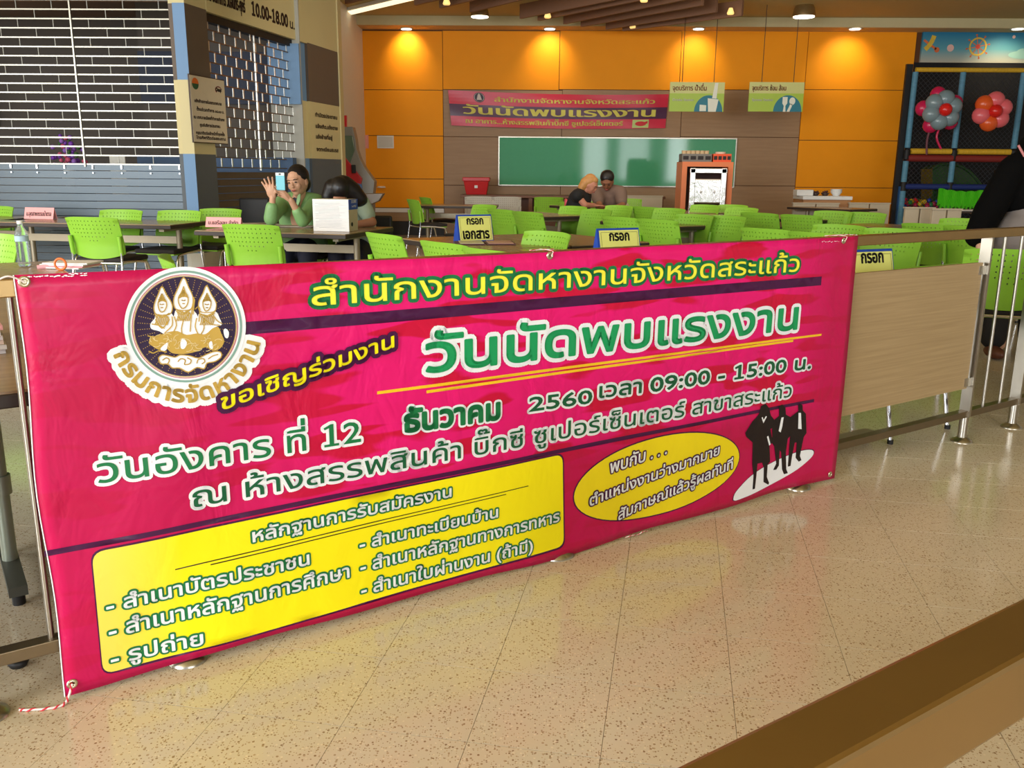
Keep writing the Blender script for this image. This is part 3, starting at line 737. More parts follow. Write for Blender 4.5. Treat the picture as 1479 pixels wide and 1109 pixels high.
# emblem
def E1(X, Y): return bp(140 + X * .2074, 370 + Y * .2074)
def eloop(r, n=72): return ccw([E1(610 + r * 1.012 * math.cos(2 * PI * k / n), 487 - r * .992 * math.sin(2 * PI * k / n)) for k in range(n)])
flat('emblem_disc', [eloop(418)], 4, VW)
def ring(r0, r1, lay, m):
    a = eloop(r1); b = eloop(r0)[::-1]; return flat('emblem_ring', [a, b], lay, m)
ring(377, 392, 5, VT); ring(359, 364, 5, VRD); ring(349, 355, 5, VGO)
flat('emblem_field', [eloop(348)], 5, vinyl('deep violet ink', (40, 16, 56)))
def epoly(name, pts, lay, m, sm=True): return flat(name, [ccw([E1(*p) for p in (catmull(pts, 3, True) if sm else pts)])], lay, m, grid=.08)
dots = []
for k in range(44):
    th = 2 * PI * k / 44 + .07
    for r in range(215, 342, 16):
        X, Y = 610 + r * math.cos(th), 487 - r * math.sin(th); a = E1(X, Y); dots.append(ell(a[0], a[1], .0011, .0011, 5))
print_obj('emblem_rays', dots, bf, VGO, ban, 6)
for h_ in ([(449, 210), (480, 265), (515, 320), (522, 365), (500, 405), (415, 405), (394, 370), (400, 320), (425, 260)], [(600, 146), (635, 215), (664, 280), (662, 340), (640, 372), (560, 372), (535, 345), (533, 290), (562, 220)], [(760, 203), (790, 260), (822, 315), (826, 350), (808, 385), (725, 388), (704, 355), (708, 310), (735, 255)]):
    epoly('emblem_halo', h_, 7, VW); print_obj('emblem_line', stroke2([E1(*p) for p in catmull(h_, 3, True)], .0012, True), bf, VGO, ban, 8.2)
for t_ in ([(410, 395), (500, 385), (540, 440), (545, 520), (480, 545), (430, 520), (378, 505), (370, 470), (400, 430)], [(555, 370), (650, 365), (700, 420), (705, 530), (600, 560), (530, 540), (520, 470), (535, 410)], [(715, 390), (815, 378), (850, 430), (864, 475), (820, 490), (790, 530), (705, 545), (700, 450)]):
    epoly('emblem_torso', t_, 7.3, VW)
epoly('emblem_garment', [(358, 600), (380, 562), (440, 545), (500, 525), (560, 520), (620, 545), (690, 535), (750, 540), (800, 500), (840, 490), (862, 540), (880, 590), (850, 640), (800, 655), (750, 630), (690, 660), (600, 678), (520, 672), (480, 640), (430, 650), (385, 625)], 8, VGO)
epoly('emblem_cloud', [(425, 705), (450, 685), (500, 692), (540, 700), (575, 684), (640, 690), (700, 705), (750, 682), (810, 660), (855, 665), (856, 700), (810, 730), (760, 740), (740, 780), (690, 770), (630, 803), (570, 775), (520, 775), (490, 748), (440, 745)], 7.5, VW)
for f_ in ([(580, 585), (600, 572), (622, 600), (605, 640), (580, 636)], [(440, 640), (470, 610), (490, 600), (480, 650), (450, 656)], [(875, 515), (890, 500), (912, 525), (906, 565), (885, 560)], [(775, 600), (795, 590), (800, 640), (780, 636)]): epoly('emblem_foot', f_, 9, VW)
gl = [[(449, 262), (436, 300), (424, 318), (424, 350), (440, 385), (465, 380), (482, 345), (478, 312), (462, 296), (449, 262)], [(424, 318), (450, 306), (480, 316)], [(430, 300), (450, 290), (470, 300)], [(600, 210), (585, 250), (565, 285), (566, 325), (590, 362), (620, 345), (632, 310), (628, 280), (612, 250), (600, 210)], [(566, 290), (600, 276), (632, 286)], [(574, 268), (600, 256), (624, 266)],
      [(762, 255), (748, 290), (735, 310), (735, 345), (752, 380), (778, 366), (790, 330), (786, 306), (774, 285), (762, 255)], [(735, 316), (762, 304), (790, 312)], [(420, 410), (455, 425), (500, 395)], [(405, 440), (450, 500), (500, 440)], [(380, 470), (430, 480), (465, 500)], [(520, 420), (520, 480), (470, 530)], [(440, 540), (400, 560), (352, 552)],
      [(550, 380), (595, 405), (645, 372)], [(560, 420), (600, 440), (640, 395)], [(535, 420), (550, 480), (520, 540)], [(600, 440), (585, 500), (590, 540)], [(690, 430), (680, 490), (700, 540)], [(672, 285), (655, 400), (645, 520)], [(665, 400), (676, 300)], [(682, 365), (700, 350), (712, 372), (706, 450)], [(720, 400), (760, 412), (815, 385)], [(800, 400), (830, 445), (862, 465)], [(740, 430), (790, 470), (850, 478)], [(740, 440), (740, 500), (720, 540)],
      [(455, 720), (480, 705), (500, 720), (490, 745)], [(560, 730), (580, 710), (610, 720), (605, 750), (640, 745), (650, 720), (625, 705)], [(690, 740), (700, 715), (735, 710), (745, 730), (725, 745)], [(770, 710), (800, 690), (835, 680)], [(425, 705), (450, 685), (500, 692), (540, 700), (575, 684), (640, 690), (700, 705), (750, 682), (810, 660), (855, 665), (856, 700), (810, 730), (760, 740), (740, 780), (690, 770), (630, 803), (570, 775), (520, 775), (490, 748), (440, 745), (425, 705)], [(360, 660), (390, 672), (430, 655), (480, 665)]]
for hx_, hy_, sc_ in ((449, 290, 1), (600, 262, 1.15), (762, 290, 1)):
    for j in range(4):
        yy = hy_ - 28 + j * 12; ww = (4 + j * 6) * sc_
        gl += [[(hx_ - ww, yy + 8), (hx_, yy), (hx_ + ww, yy + 8)], [(hx_ - ww, yy), (hx_, yy + 9), (hx_ + ww, yy)]]
    gl += [[(hx_ - 12, hy_ + 42), (hx_ - 4, hy_ + 45)], [(hx_ + 3, hy_ + 45), (hx_ + 11, hy_ + 42)], [(hx_ - 6, hy_ + 66), (hx_ + 6, hy_ + 66)]]
    gl += [[(hx_ - 45 + j * 12, hy_ + 120 + 8 * math.sin(j * 2)), (hx_ - 36 + j * 12, hy_ + 150), (hx_ - 48 + j * 12, hy_ + 185)] for j in range(8)]
    gl += [[(hx_ - 50, hy_ + 108), (hx_, hy_ + 130), (hx_ + 50, hy_ + 106)]]
ln = []
for l in gl: ln += stroke2([E1(*p) for p in catmull(l, 3)], .0013)
tag(print_obj('emblem_line', ln, bf, VGO, ban, 9.2), kind='stuff')
fo = []
rg = random.Random(3)
for k in range(34):
    x, y, r_, t0 = 395 + k * 13.5, 592 + rg.uniform(-34, 44), rg.uniform(16, 40), rg.uniform(0, 6.3)
    if y > 640: y -= 20
    fo += stroke2([E1(x + r_ * math.cos(t0 + j * .35), y + r_ * .8 * math.sin(t0 + j * .35)) for j in range(6)], .0007)
print_obj('emblem_fold', fo, bf, vinyl('pale gold ink', (232, 214, 160)), ban, 9.2)
def arcw(u, v):
    th = math.radians(202.5 + 144.5 * u); r = 533 - v * 88
    return E1(610 + r * 1.0 * math.cos(th), 487 - r * .985 * math.sin(th))
arc = text2('กรมการจัดหางาน', None, None, None, .0165, 1, arcw)
print_obj('letter_outline', arc, bf, VW, ban, 3.2)
print_obj('lettering', text2('กรมการจัดหางาน', None, None, None, .0022, 1, arcw), bf, VGO, ban, 5)
# grommets and white-and-red cord, worn and shiny white flecks
GM = mat('nickel eyelet', (206, 196, 170), .25, .9)
g0 = None
for x, y in ((27.5, 407), (794, 369), (1218, 347.5), (97, 989), (1199, 685)):
    s, z = bp(x, y); s = max(sL + .018, min(sR - .016, s))
    if g0 is None: o = g0 = MB().lathe([(.0045, 0), (.006, .003), (.0105, .0025), (.0125, 0)], n=20, rot=Matrix.Rotation(PI / 2, 3, 'X')).build('grommet', GM, ban, fix=False)
    else: o = inst(g0, ban)
    p = bf(s, z, 3); o.location = p
CORD = mat('white cord', (232, 214, 208), .7); CORDR = mat('red cord', (206, 40, 56), .7)
def cord(name, pts, label, r=.0016, twist=True):
    t = empty(name, RA, RANG, label, 'cord')
    c = catmull3(pts); MB().rod(c, r, 6).build('strand', CORD, t)
    if twist:
        h = []
        for i, p in enumerate(c):
            t_ = (Vector(c[min(i + 1, len(c) - 1)]) - Vector(c[max(0, i - 1)])).normalized(); a = t_.cross(Vector((.3, .2, 1))).normalized(); b = a.cross(t_)
            h.append(Vector(p) + (a * math.cos(i * 1.3) + b * math.sin(i * 1.3)) * r)
        MB().rod(h, r * .75, 5).build('red_strand', CORDR, t)
    return t
def catmull3(pts, k=7):
    P_ = [Vector(p) for p in pts]; out = []
    for i in range(len(P_) - 1):
        a, b, c, d = P_[max(0, i - 1)], P_[i], P_[i + 1], P_[min(len(P_) - 1, i + 2)]
        for t in range(k):
            t /= k; out.append(.5 * ((2 * b) + (c - a) * t + (2 * a - 5 * b + 4 * c - d) * t * t + (3 * b - a - 3 * c + d) * t ** 3))
    return out + [P_[-1]]
zt = 1.0175
s, z = bp(27.5, 407); s = max(s, sL + .018)
cord('tie_cord', [(s, -.04, z), (s - .03, -.042, z + .014), (s - .06, -.03, zt - .006), (s - .07, -.02, zt + .003), (s - .075, .02, zt + .003)], 'pale pink cord tying the upper shop-side corner of the banner to the handrail', .0022, False)
s, z = bp(794, 369)
cord('tie_cord', [(s, -.043, z), (s + .004, -.042, zt + .003), (s - .012, 0, zt + .006), (s - .035, -.012, zt + .004), (s - .06, -.016, zt + .006), (s + .03, -.014, zt + .005)], 'short white cord looped over the handrail at the middle eyelet')
s, z = bp(1218, 347.5); s = min(s, sR - .016)
cord('tie_cord', [(s, -.043, z), (s + .006, -.042, zt + .002), (s - .03, -.02, zt + .005), (s - .07, .0, zt + .004), (s + .02, -.01, zt + .006), (s + .06, -.016, zt + .005), (s + .1, -.022, zt + .003)], 'red and white cord knotted round the handrail at the far upper corner of the banner')
s, z = bp(97, 989); s = max(s, sL + .018)
cord('tie_cord', [(s, -.043, z + .004), (s - .015, -.05, .012), (s - .03, -.055, .004), (s - .06, -.05, .004), (s - .10, -.03, .004), (s - .115, -.02, .004)], 'loose frayed red and white cord trailing on the floor from the bottom corner', .003)
s, z = bp(915, 775)
cord('tie_cord', [(s - .03, -.02, .006), (s, -.03, .012), (s + .03, -.025, .006), (s + .05, -.03, .015), (s + .08, -.02, .006)], 'small red and white cord tangle under the lower edge of the banner')
fl_ = []
for k in range(34):
    x = 42 + 86 * (k / 34) + random.uniform(-2, 2); y = 397.5 - (x - 20) * .045 + (3 if k < 22 else 2) + random.uniform(-1, 3) * (1 if k > 10 else .3)
    a = bp(x, y); w = random.uniform(.001, .006); fl_.append([(a[0] - w, a[1]), (a[0], a[1] - .0012), (a[0] + w, a[1] + .0005), (a[0], a[1] + .0014)])
for k in range(12):
    a = bp(1188 + k * 2.4 + random.uniform(-1, 1), 349 + random.uniform(-.8, .8)); w = random.uniform(.002, .005); fl_.append([(a[0] - w, a[1]), (a[0], a[1] - .0015), (a[0] + w, a[1]), (a[0], a[1] + .0015)])
print_obj('worn_glints', fl_, bf, VW, ban, 1.5)  # white ink paints the glitter along the folded tear
# white cut edge on the shop side
MB().rod([bf(edge_l(v / 20) - .0005, zbot(sL) + (ztop(sL) - zbot(sL)) * v / 20, 0) for v in range(21)], .0014, 6).build('white_edge', VW, ban)
# ================================================================ things on and before the back wall
def flat_on_wall(Y, lay=.001):
    return lambda a, b, l=0: (a, Y - .002 - lay * l, b)
# green glass board with pale frame
gb = empty('glass_board', (0, YW, 0), 0, 'long green glass board in a thin silver frame on the brown wall panels', 'board')
bx0, bx1 = hx(721.5, YW, 230), hx(1060, YW, 235); bz1 = at_y(890, 200, YW).z; bz0 = at_y(890, 268, YW).z
GG = mat('green glass', (84, 168, 122), .06, spec=.3)
MB().box2((bx0, -.06, bz0), (bx1, -.028, bz1)).build('glass', GG, gb)
for k, (a, b) in enumerate((((bx0 - .02, bz0 - .02), (bx0, bz1 + .02)), ((bx1, bz0 - .02), (bx1 + .02, bz1 + .02)), ((bx0, bz1), (bx1, bz1 + .02)), ((bx0, bz0 - .02), (bx1, bz0)))):
    MB().box2((a[0], -.07, a[1]), (b[0], -.025, b[1])).build('frame', STEEL, gb)
# small banner over it
p00, p10, p11, p01 = [at_y(x, y, YW - .08) for x, y in ((652, 181), (961, 185), (966, 136), (647, 130))]
b2 = empty('vinyl_banner', (0, YW - .08, 0), 0, 'long red and purple vinyl banner with yellow Thai lettering on the back wall', 'banner')
def b2f(u, v, lay=0):
    p = p00.lerp(p10, u).lerp(p01.lerp(p11, u), v); return (p.x, -.02 * math.sin(u * 5) - .012 * math.sin(v * 5 + u * 9) - .004 * lay, p.z - .04 * math.sin(PI * u) * (1 if v > .5 else .9))
def grid2(f, u0, u1, v0, v1, nu, nv, lay=0):
    vs = [f(u0 + (u1 - u0) * i / nu, v0 + (v1 - v0) * j / nv, lay) for j in range(nv + 1) for i in range(nu + 1)]
    return vs, [(j * (nu + 1) + i, j * (nu + 1) + i + 1, (j + 1) * (nu + 1) + i + 1, (j + 1) * (nu + 1) + i) for j in range(nv) for i in range(nu)]
B2R = mat('crimson vinyl', (214, 16, 60), .35); B2P = mat('deep purple vinyl', (74, 10, 66), .35); B2Y = mat('dull yellow ink', (226, 214, 90), .5)
o = MB().add(*grid2(b2f, 0, 1, 0, 1, 60, 10)).build('sheet', B2R, b2, fix=False); sm_ = o.modifiers.new('t', 'SOLIDIFY'); sm_.thickness = .004; sm_.offset = 1
MB().add(*grid2(b2f, 0, 1, .28, .62, 60, 10, 2)).build('purple_stripe', B2P, b2, fix=False)
text_obj('lettering', [('วันนัดพบแรงงาน', (.065, .35), (.88, 0), (0, .2), .004, 5)], b2f, B2Y, b2)
text_obj('lettering', [('สำนักงานจัดหางานจังหวัดสระแก้ว', (.21, .73), (.73, 0), (0, .10), .0015, 5), ('ณ อาคาร...ห้างสรรพสินค้าบิ๊กซี ซูเปอร์เซ็นเตอร์', (.07, .09), (.73, 0), (0, .10), .0015, 5)], b2f, B2Y, b2)
MB().add(*grid2(b2f, .845, .92, .02, .26, 6, 3, 2)).build('logo_patch', mat('pale green patch', (196, 214, 130), .5), b2, fix=False)
print_obj('red_logo', [ell(.883, .14, .026, .07, 16)] + [[(.885, .16), (.915, .22), (.915, .14)]], b2f, mat('logo red', (214, 30, 40), .5), b2, 4.5)
print_obj('round_emblem', [ell(.14, .83, .025, .14, 20)], b2f, mat('deep violet print', (44, 24, 50), .5), b2, 3)
print_obj('emblem_figures', [[(.128, .76), (.152, .76), (.146, .9), (.14, .95), (.134, .9)]] + stroke2(ell(.14, .83, .022, .12, 16), .0012, True), b2f, mat('pale print', (214, 200, 190), .5), b2, 4.5)
# hanging signs
def hang_sign(x0, x1, y0, y1, label, words, deco):
    Y = 16.2; a = at_y(x0, y1, Y); b = at_y(x1, y0, Y); t = empty('hanging_sign', (0, Y, 0), 0, label, 'sign', 'hanging direction signs')
    w, h = b.x - a.x, b.z - a.z
    f = lambda u, v, l=0: (a.x + u * w, -.013 - .001 * l, a.z + v * h)
    MB().box2((a.x, -.012, a.z), (b.x, .012, a.z + h * .62)).build('lower_board', mat('lime sign', (168, 196, 60), .4), t)
    MB().box2((a.x, -.012, a.z + h * .62), (b.x, .012, b.z)).build('upper_board', mat('pale lime sign', (206, 206, 130), .4), t)
    print_obj('blue_dome', [ell(.72, .0, .26, .56, 24, 0, PI)], f, mat('teal print', (34, 120, 140), .5), t, 1)
    print_obj('pictogram', deco, f, mat('pale pictogram', (232, 232, 216), .5), t, 2)
    text_obj('lettering', [(words[0], (.05, .72), (.62, 0), (0, .13), .004, 1)], f, mat('rust print', (196, 120, 80), .5), t)
    text_obj('lettering', [(words[1], (.06, .36), (.38, 0), (0, .07), .002, 1)], f, mat('pale pictogram', (232, 232, 216), .5), t)
    for u in (.22, .8):
        MB().rod([(a.x + u * w, 0, b.z), (a.x + u * w, 0, zc - .0)], .006, 6).build('cord', mat('dark wire', (70, 44, 30), .6), t)
sp1 = [[(.55, .12), (.7, .12), (.68, .0), (.57, .0)], [(.72, .02), (.86, .02), (.9, .44), (.7, .46)], [(.8, .44), (.86, .44), (.9, .98), (.82, .98)]]
hang_sign(966, 1047, 119, 161, 'lime green hanging sign with a drinking glass on a teal dome', ('จุดบริการ น้ำดื่ม', 'Drinks Station'), [[(.56, .24), (.56, .02), (.68, .02), (.68, .22)], [(.70, .46), (.72, .0), (.86, .0), (.9, .42)], [(.78, .46), (.86, .44), (.88, .98), (.82, .98)]])
hang_sign(1080, 1162, 119, 161, 'lime green hanging sign with fork and spoon on a teal dome', ('จุดบริการ ช้อน ส้อม', 'Spoons Station'), [[(.62, .5), (.71, .5), (.71, .28), (.68, .2), (.69, 0), (.64, 0), (.65, .2), (.62, .28)], ell(.80, .36, .055, .13, 16), [(.77, .28), (.81, .24), (.76, 0), (.71, 0)]])
# papers on the wall
for x0, y0, x1, y1, c, lb in ((513, 195, 532, 214, (240, 160, 150), 'pink sheet of paper taped to the orange wall'), (545, 196, 568.5, 214, (214, 212, 206), 'white printed sheet in a pale frame on the orange wall')):
    a = at_y(x0, y1, YW - .04); b = at_y(x1, y0, YW - .04); t = empty('wall_notice', (0, YW - .04, 0), 0, lb, 'notice')
    MB().box2((a.x, -.002, a.z), (b.x, .006, b.z)).build('frame', WHITE if x0 > 540 else mat('pink paper', c, .7), t)
    MB().box2((a.x + .02, -.006, a.z + .02), (b.x - .02, -.003, b.z - .02)).build('sheet', mat('sheet %d' % x0, c, .7, noise_s=40, noise_a=.1, stretch=(.2, 1, 3)), t)
a = at_y(551, 271, YW - .035)
tag(MB().lathe([(.09, 0), (.07, .03), (.0, .03)], c=(a.x, YW - .05, a.z), n=12).build('wall_bracket', WHITE), 'tiny white dome fitting low on the orange wall beside the machine', 'fitting')
# brown counter along the wall, red bin
BRC = woodgrain('counter wood', (116, 74, 52), (130, 86, 60), .5)
YC = 17.2
cn = empty('counter', (0, YC, 0), 0, 'low brown counter running along the wall under the green board', 'counter')
za = at_y(720, 281, YC).z; xa, xb = hx(667, YC), hx(960, YC)
MB().box2((xa, -.3, za - .05), (xb, .3, za)).build('counter_top', BRC, cn, bevel=.005)
for k in range(4): MB().box2((xa + .05 + k * (xb - xa - .15) / 3, -.25, 0), (xa + .12 + k * (xb - xa - .15) / 3, .25, za - .05)).build('support', BRC, cn)
MB().box2((xa + .05, .2, .05), (xb - .05, .25, za - .05)).build('back_panel', BRC, cn)
rb = at_y(688.5, 277, YC); t = empty('storage_bin', (rb.x, YC, za), 0, 'red plastic bin with lid standing on the brown counter', 'bin')
hb = at_y(688, 256, YC).z - za
def tub(mb, w0, w1, d0, d1, z0, z1):
    q = lambda w, d, z: [(-w, -d, z), (w, -d, z), (w, d, z), (-w, d, z)]
    mb.add(q(w0, d0, z0) + q(w1, d1, z1), [(0, 3, 2, 1), (4, 5, 6, 7), (0, 1, 5, 4), (1, 2, 6, 5), (2, 3, 7, 6), (3, 0, 4, 7)]); return mb
RED = mat('red plastic', (206, 22, 26), .35)
tub(MB(), .19, .235, .14, .18, 0, hb - .07).build('tub', RED, t, bevel=.01); tub(MB(), .255, .255, .2, .2, hb - .07, hb).build('lid', RED, t, bevel=.01)
MB().box2((-.03, -.19, .12), (.03, -.165, .17)).build('latch', WHITE, t)

# tray-return cabinet with steel door
Yk = 14.0
k0, k1 = hx(981.5, Yk), hx(1054, Yk); kz = at_y(1018, 234, Yk).z
OW = mat('salmon laminate', (222, 122, 70), .45)
kb = empty('tray_cabinet', ((k0 + k1) / 2, Yk, 0), 0, 'tall salmon-framed cabinet with an open dark front', 'cabinet')
kw = (k1 - k0) / 2
for sx in (-1, 1): MB().box2((sx * kw, -.25, 0), (sx * (kw - .075), .3, kz - .07)).build('side_panel', OW, kb)
MB().box2((-kw, -.25, kz - .07), (kw, .3, kz)).build('top_panel', OW, kb)
MB().box2((-kw + .07, .2, 0), (kw - .07, .28, kz - .07)).build('back_panel', mat('dark brown board', (66, 40, 30), .6), kb)
MB().box2((-kw + .07, -.2, .4), (kw - .07, .2, .44)).build('shelf', mat('dark brown board', (66, 40, 30), .6), kb)
m0 = at_y(993, 304, Yk - .35); m1 = at_y(1050, 243, Yk - .35); MW = (m1.x - m0.x); MX = (m0.x + m1.x) / 2; MH = m1.z - m0.z
SSM = fine_wrinkle(mat('polished steel', (196, 192, 186), .22, 1), .16)
sd = empty('steel_rack', (MX, Yk - .38, 0), 0, 'polished stainless-steel tray rack leaning at the front of the salmon cabinet', 'rack')
for sx in (-1, 1): MB().box((sx * (MW / 2 - .045), 0, m0.z + MH / 2), (.08, .05, MH)).build('side_rail', SSM, sd, bevel=.008)
MB().box((0, 0, m1.z - .04), (MW, .05, .07)).build('top_rail', SSM, sd, bevel=.008)
MB().box((0, .0, m0.z + MH * .46), (MW - .14, .04, MH * .58)).build('steel_panel', SSM, sd, bevel=.02)
MB().box((0, 0, m0.z + .02), (MW, .05, .05)).build('bottom_rail', SSM, sd, bevel=.008)
for sx in (-1, 1): MB().ball((sx * .1, -.03, m0.z + MH * .44), .018, 10).build('knob', CHROME, sd)
for sx in (-1, 1): MB().box2((sx * (MW / 2 - .02) - .015, -.015, 0), (sx * (MW / 2 - .02) + .015, .015, m0.z)).build('leg', STEEL, sd)
# crates on the cabinet
def crate(x0, x1, y0, y1, m, label, name='crate'):
    a = at_y(x0, y1, Yk - .05); b = at_y(x1, y0, Yk - .05); t = empty(name, ((a.x + b.x) / 2, Yk - .02, kz), 0, label, 'crate')
    w = (b.x - a.x) / 2; h = b.z - kz
    mb = MB()
    for (p, q_) in (((-w, -.16, 0), (w, -.14, h)), ((-w, .14, 0), (w, .16, h)), ((-w, -.14, 0), (-w + .02, .14, h)), ((w - .02, -.14, 0), (w, .14, h)), ((-w, -.14, 0), (w, .14, .015))): mb.box2(p, q_)
    mb.build('crate_body', m, t)
    for k in range(4): MB().box((-w + (k + .5) * w / 2, -.163, h * .5), (w * .36, .008, h * .45)).build('slot', mat('dark slot', (40, 34, 34), .7), t)
    return t, w, h
t, w_, h_ = crate(983, 1026, 222.5, 234, mat('grey crate', (120, 116, 110), .6), 'grey slotted crate of upright cups on top of the salmon cabinet')
CUPC = mat('beige cup', (206, 178, 140), .5)
for k in range(6):
    tag(MB().lathe([(.028, h_ * .3), (.036, h_ + .05), (.03, h_ + .05), (.01, h_ + .03)], c=(t.location.x - w_ + .05 + k * (2 * w_ - .1) / 5, Yk - .02, kz), n=12).build('cup', CUPC), 'beige cup standing in the grey crate on the salmon cabinet', 'cup', 'cups in the grey crate')
t, w_, h_ = crate(1027.5, 1054, 222.5, 234, mat('orange crate', (232, 84, 34), .5), 'orange slotted crate on top of the salmon cabinet')
tag(MB().lathe([(.05, h_ * .3), (.08, h_ + .03), (.07, h_ + .03), (.03, h_)], c=(t.location.x, Yk - .02, kz), n=14).build('bowl', mat('pale bowl', (230, 200, 180), .5)), 'pale bowl in the orange crate on the salmon cabinet', 'bowl')

# condiment counter right of the brown panels
Yq = 15.7; q0 = at_y(1152, 291, Yq); q1 = at_y(1223, 283, Yq)
ct = empty('serving_counter', ((q0.x + q1.x) / 2, Yq, 0), 0, 'small serving counter with white top and wooden body before the orange wall', 'counter'); cw = (q1.x - q0.x) / 2
MB().box2((-cw, -.3, q1.z - .06), (cw, .3, q1.z)).build('top', WHITE, ct, bevel=.008)
MB().box2((-cw + .02, -.27, 0), (cw - .02, .27, q1.z - .06)).build('body', woodgrain('pale counter wood', (176, 124, 78), (190, 138, 90)), ct)
zq = q1.z
x_ = hx(1163, Yq); tag(MB().box2((x_ - .14, Yq - .12, zq), (x_ + .14, Yq + .12, zq + .1)).build('napkin_box', WHITE, bevel=.01), 'white box at the end of the serving counter', 'box')
DB = mat('dark brown bowl', (66, 44, 38), .5)
for x, lb in ((1181, 'dark bowl of pieces beside the white box on the serving counter'), (1195, 'second dark bowl of pieces, beside the white bowls on the serving counter')):
    x_ = hx(x, Yq); t = empty('food_bowl', (x_, Yq, zq), 0, lb, 'bowl')
    MB().lathe([(.04, 0), (.075, .05), (.068, .05), (.03, .01)], n=14).build('bowl', DB, t)
    mb = MB()
    for k in range(9): mb.ball((random.uniform(-.045, .045), random.uniform(-.045, .045), .055 + random.uniform(0, .02)), .018, 6)
    tag(mb.build('contents', mat('brown pieces', (96, 60, 50), .6), t), kind='stuff')
x_ = hx(1211, Yq)
for k in range(3): tag(MB().lathe([(.05, 0), (.1, .07), (.093, .07), (.04, .012)], c=(x_, Yq, zq + k * .022), n=16).build('white_bowl', mat('pale bowl', (230, 200, 180), .5) if 0 else WHITE), ('lowest', 'middle', 'topmost')[k] + ' white bowl of the stack at the end of the serving counter', 'bowl', 'stacked white bowls')
# pale booth partitions
PB = mat('pale partition board', (190, 176, 152), .6)
def booth(x0, x1, y0, y1, Y, label, rz=0):
    a = at_y(x0, y0, Y); b = at_y(x1, y1, Y); t = empty('partition', ((a.x + b.x) / 2, Y, 0), rz, label, 'partition'); w = (b.x - a.x) / 2
    MB().box2((-w, -.03, .05), (-.01, .03, a.z)).build('board', PB, t, bevel=.006); MB().box2((.01, -.03, .05), (w, .03, a.z)).build('board', PB, t, bevel=.006)
    MB().box2((-w - .01, -.04, a.z), (w + .01, .04, a.z + .02)).build('cap', PB, t)
    for s in (-1, 1): MB().box2((s * w * .8 - .03, -.03, 0), (s * w * .8 + .03, .03, .05)).build('foot', BLACK, t)
booth(1145, 1208, 294, 330, 15.1, 'pale low partition in front of the serving counter')
booth(1226, 1281, 294, 330, 15.35, 'pale low partition before the orange wall, next to the play area')
booth(1307, 1345, 301, 335, 12.4, 'narrow pale partition before the netted play frame')
booth(1346, 1384, 303, 335, 12.0, 'pale partition between the play frame and the black-clad person')
booth(850, 956, 283, 300, 16.6, 'low beige partition beside the salmon cabinet')

# play area: mural above, dark room, foam-wrapped frame
xm0, xm1 = hx(1303, YW), 11.5
zm0 = at_y(1390, 91, YW).z
pa_ = struct(empty('wall_play_area'))
def mural_m():
    m = mat('mural sky', (60, 140, 170), .6); nt, N, L, b = nodes_of(m)
    g = N.new('ShaderNodeNewGeometry'); sp = N.new('ShaderNodeSeparateXYZ'); L.new(g.outputs['Position'], sp.inputs[0])
    mr = N.new('ShaderNodeMapRange'); mr.inputs[1].default_value = zm0; mr.inputs[2].default_value = ZT; L.new(sp.outputs['Z'], mr.inputs[0])
    L.new(ramp(nt, mr.outputs[0], [(0, (190, 186, 168)), (.45, (90, 160, 176)), (1, (14, 116, 158))]), b.inputs['Base Color']); return m
MB().box2((xm0 + .1, YW - .06, zm0), (xm1, YW - .002, ZT)).build('mural', mural_m(), pa_)
MB().box2((xm0 + .0, YW - .05, 0), (xm1, YW - .003, zm0)).build('dark_backing', mat('dark play room', (14, 14, 18), .8), pa_)
mf = flat_on_wall(YW - .062)
WOR = mat('mural orange', (222, 110, 60), .6); WYE = mat('mural yellow', (226, 190, 60), .6); WPK = mat('mural pink', (232, 190, 180), .6); WRD = mat('mural red', (220, 70, 50), .6)
def wheel(px, py, r, lay):
    c = at_y(px, py, YW); cc = (c.x, c.z)
    sp = []
    for k in range(8):
        t = k * PI / 4 + .2; sp += stroke2([(cc[0] + math.cos(t) * r * (.2 + .115 * j), cc[1] + math.sin(t) * r * (.2 + .115 * j)) for j in range(11)], r * .05, False, False)
        sp += [ell(cc[0] + math.cos(t) * r * 1.4, cc[1] + math.sin(t) * r * 1.4, r * .12, r * .12, 8)]
    def clip(P): return [p for p in P if max(q[1] for q in p) < ZT - .005 and min(q[0] for q in p) > xm0 + .1]
    print_obj('mural_spokes', clip(sp), mf, WOR, pa_, lay); print_obj('mural_wheel', clip(stroke2(ell(*cc, r, r, 36), r * .1, True, False)), mf, WYE, pa_, lay + 1); print_obj('mural_hub', clip([ell(*cc, r * .28, r * .28, 14)]), mf, WRD, pa_, lay + 2)
wheel(1410, 68, .15, 1); wheel(1316, 46, .42, 1)
for x, y, r in ((1370.5, 70, .065), (1462, 54, .03)):
    c = at_y(x, y, YW); print_obj('mural_bubble', [ell(c.x, c.z, r, r, 16)], mf, WPK, pa_, 1)
for lz, (x, y, rx, rz_) in enumerate(((1472, 80, .24, .07), (1478, 76, .16, .07))):
    c = at_y(x, y, YW); print_obj('mural_cloud', [ell(c.x, c.z, rx, rz_, 20)], mf, mat('mural cloud', (150, 196, 190), .6), pa_, 1 + 2 * lz)
Yp = 16.6
pf = empty('climbing_gym', (0, Yp, 0), 0, 'indoor climbing frame of blue foam poles with yellow and red rails and netting', 'climbing gym')
FB = mat('light blue foam', (84, 140, 168), .6, noise_s=14, noise_a=.25, stretch=(1, 1, 3)); FY = mat('yellow foam', (214, 170, 40), .6, noise_s=22, noise_a=.3, stretch=(2, 1, 1)); FR = mat('dull red foam', (128, 34, 30), .6); FBL = mat('deep blue foam', (24, 44, 110), .6); JB = mat('black joint', (16, 16, 20), .6)
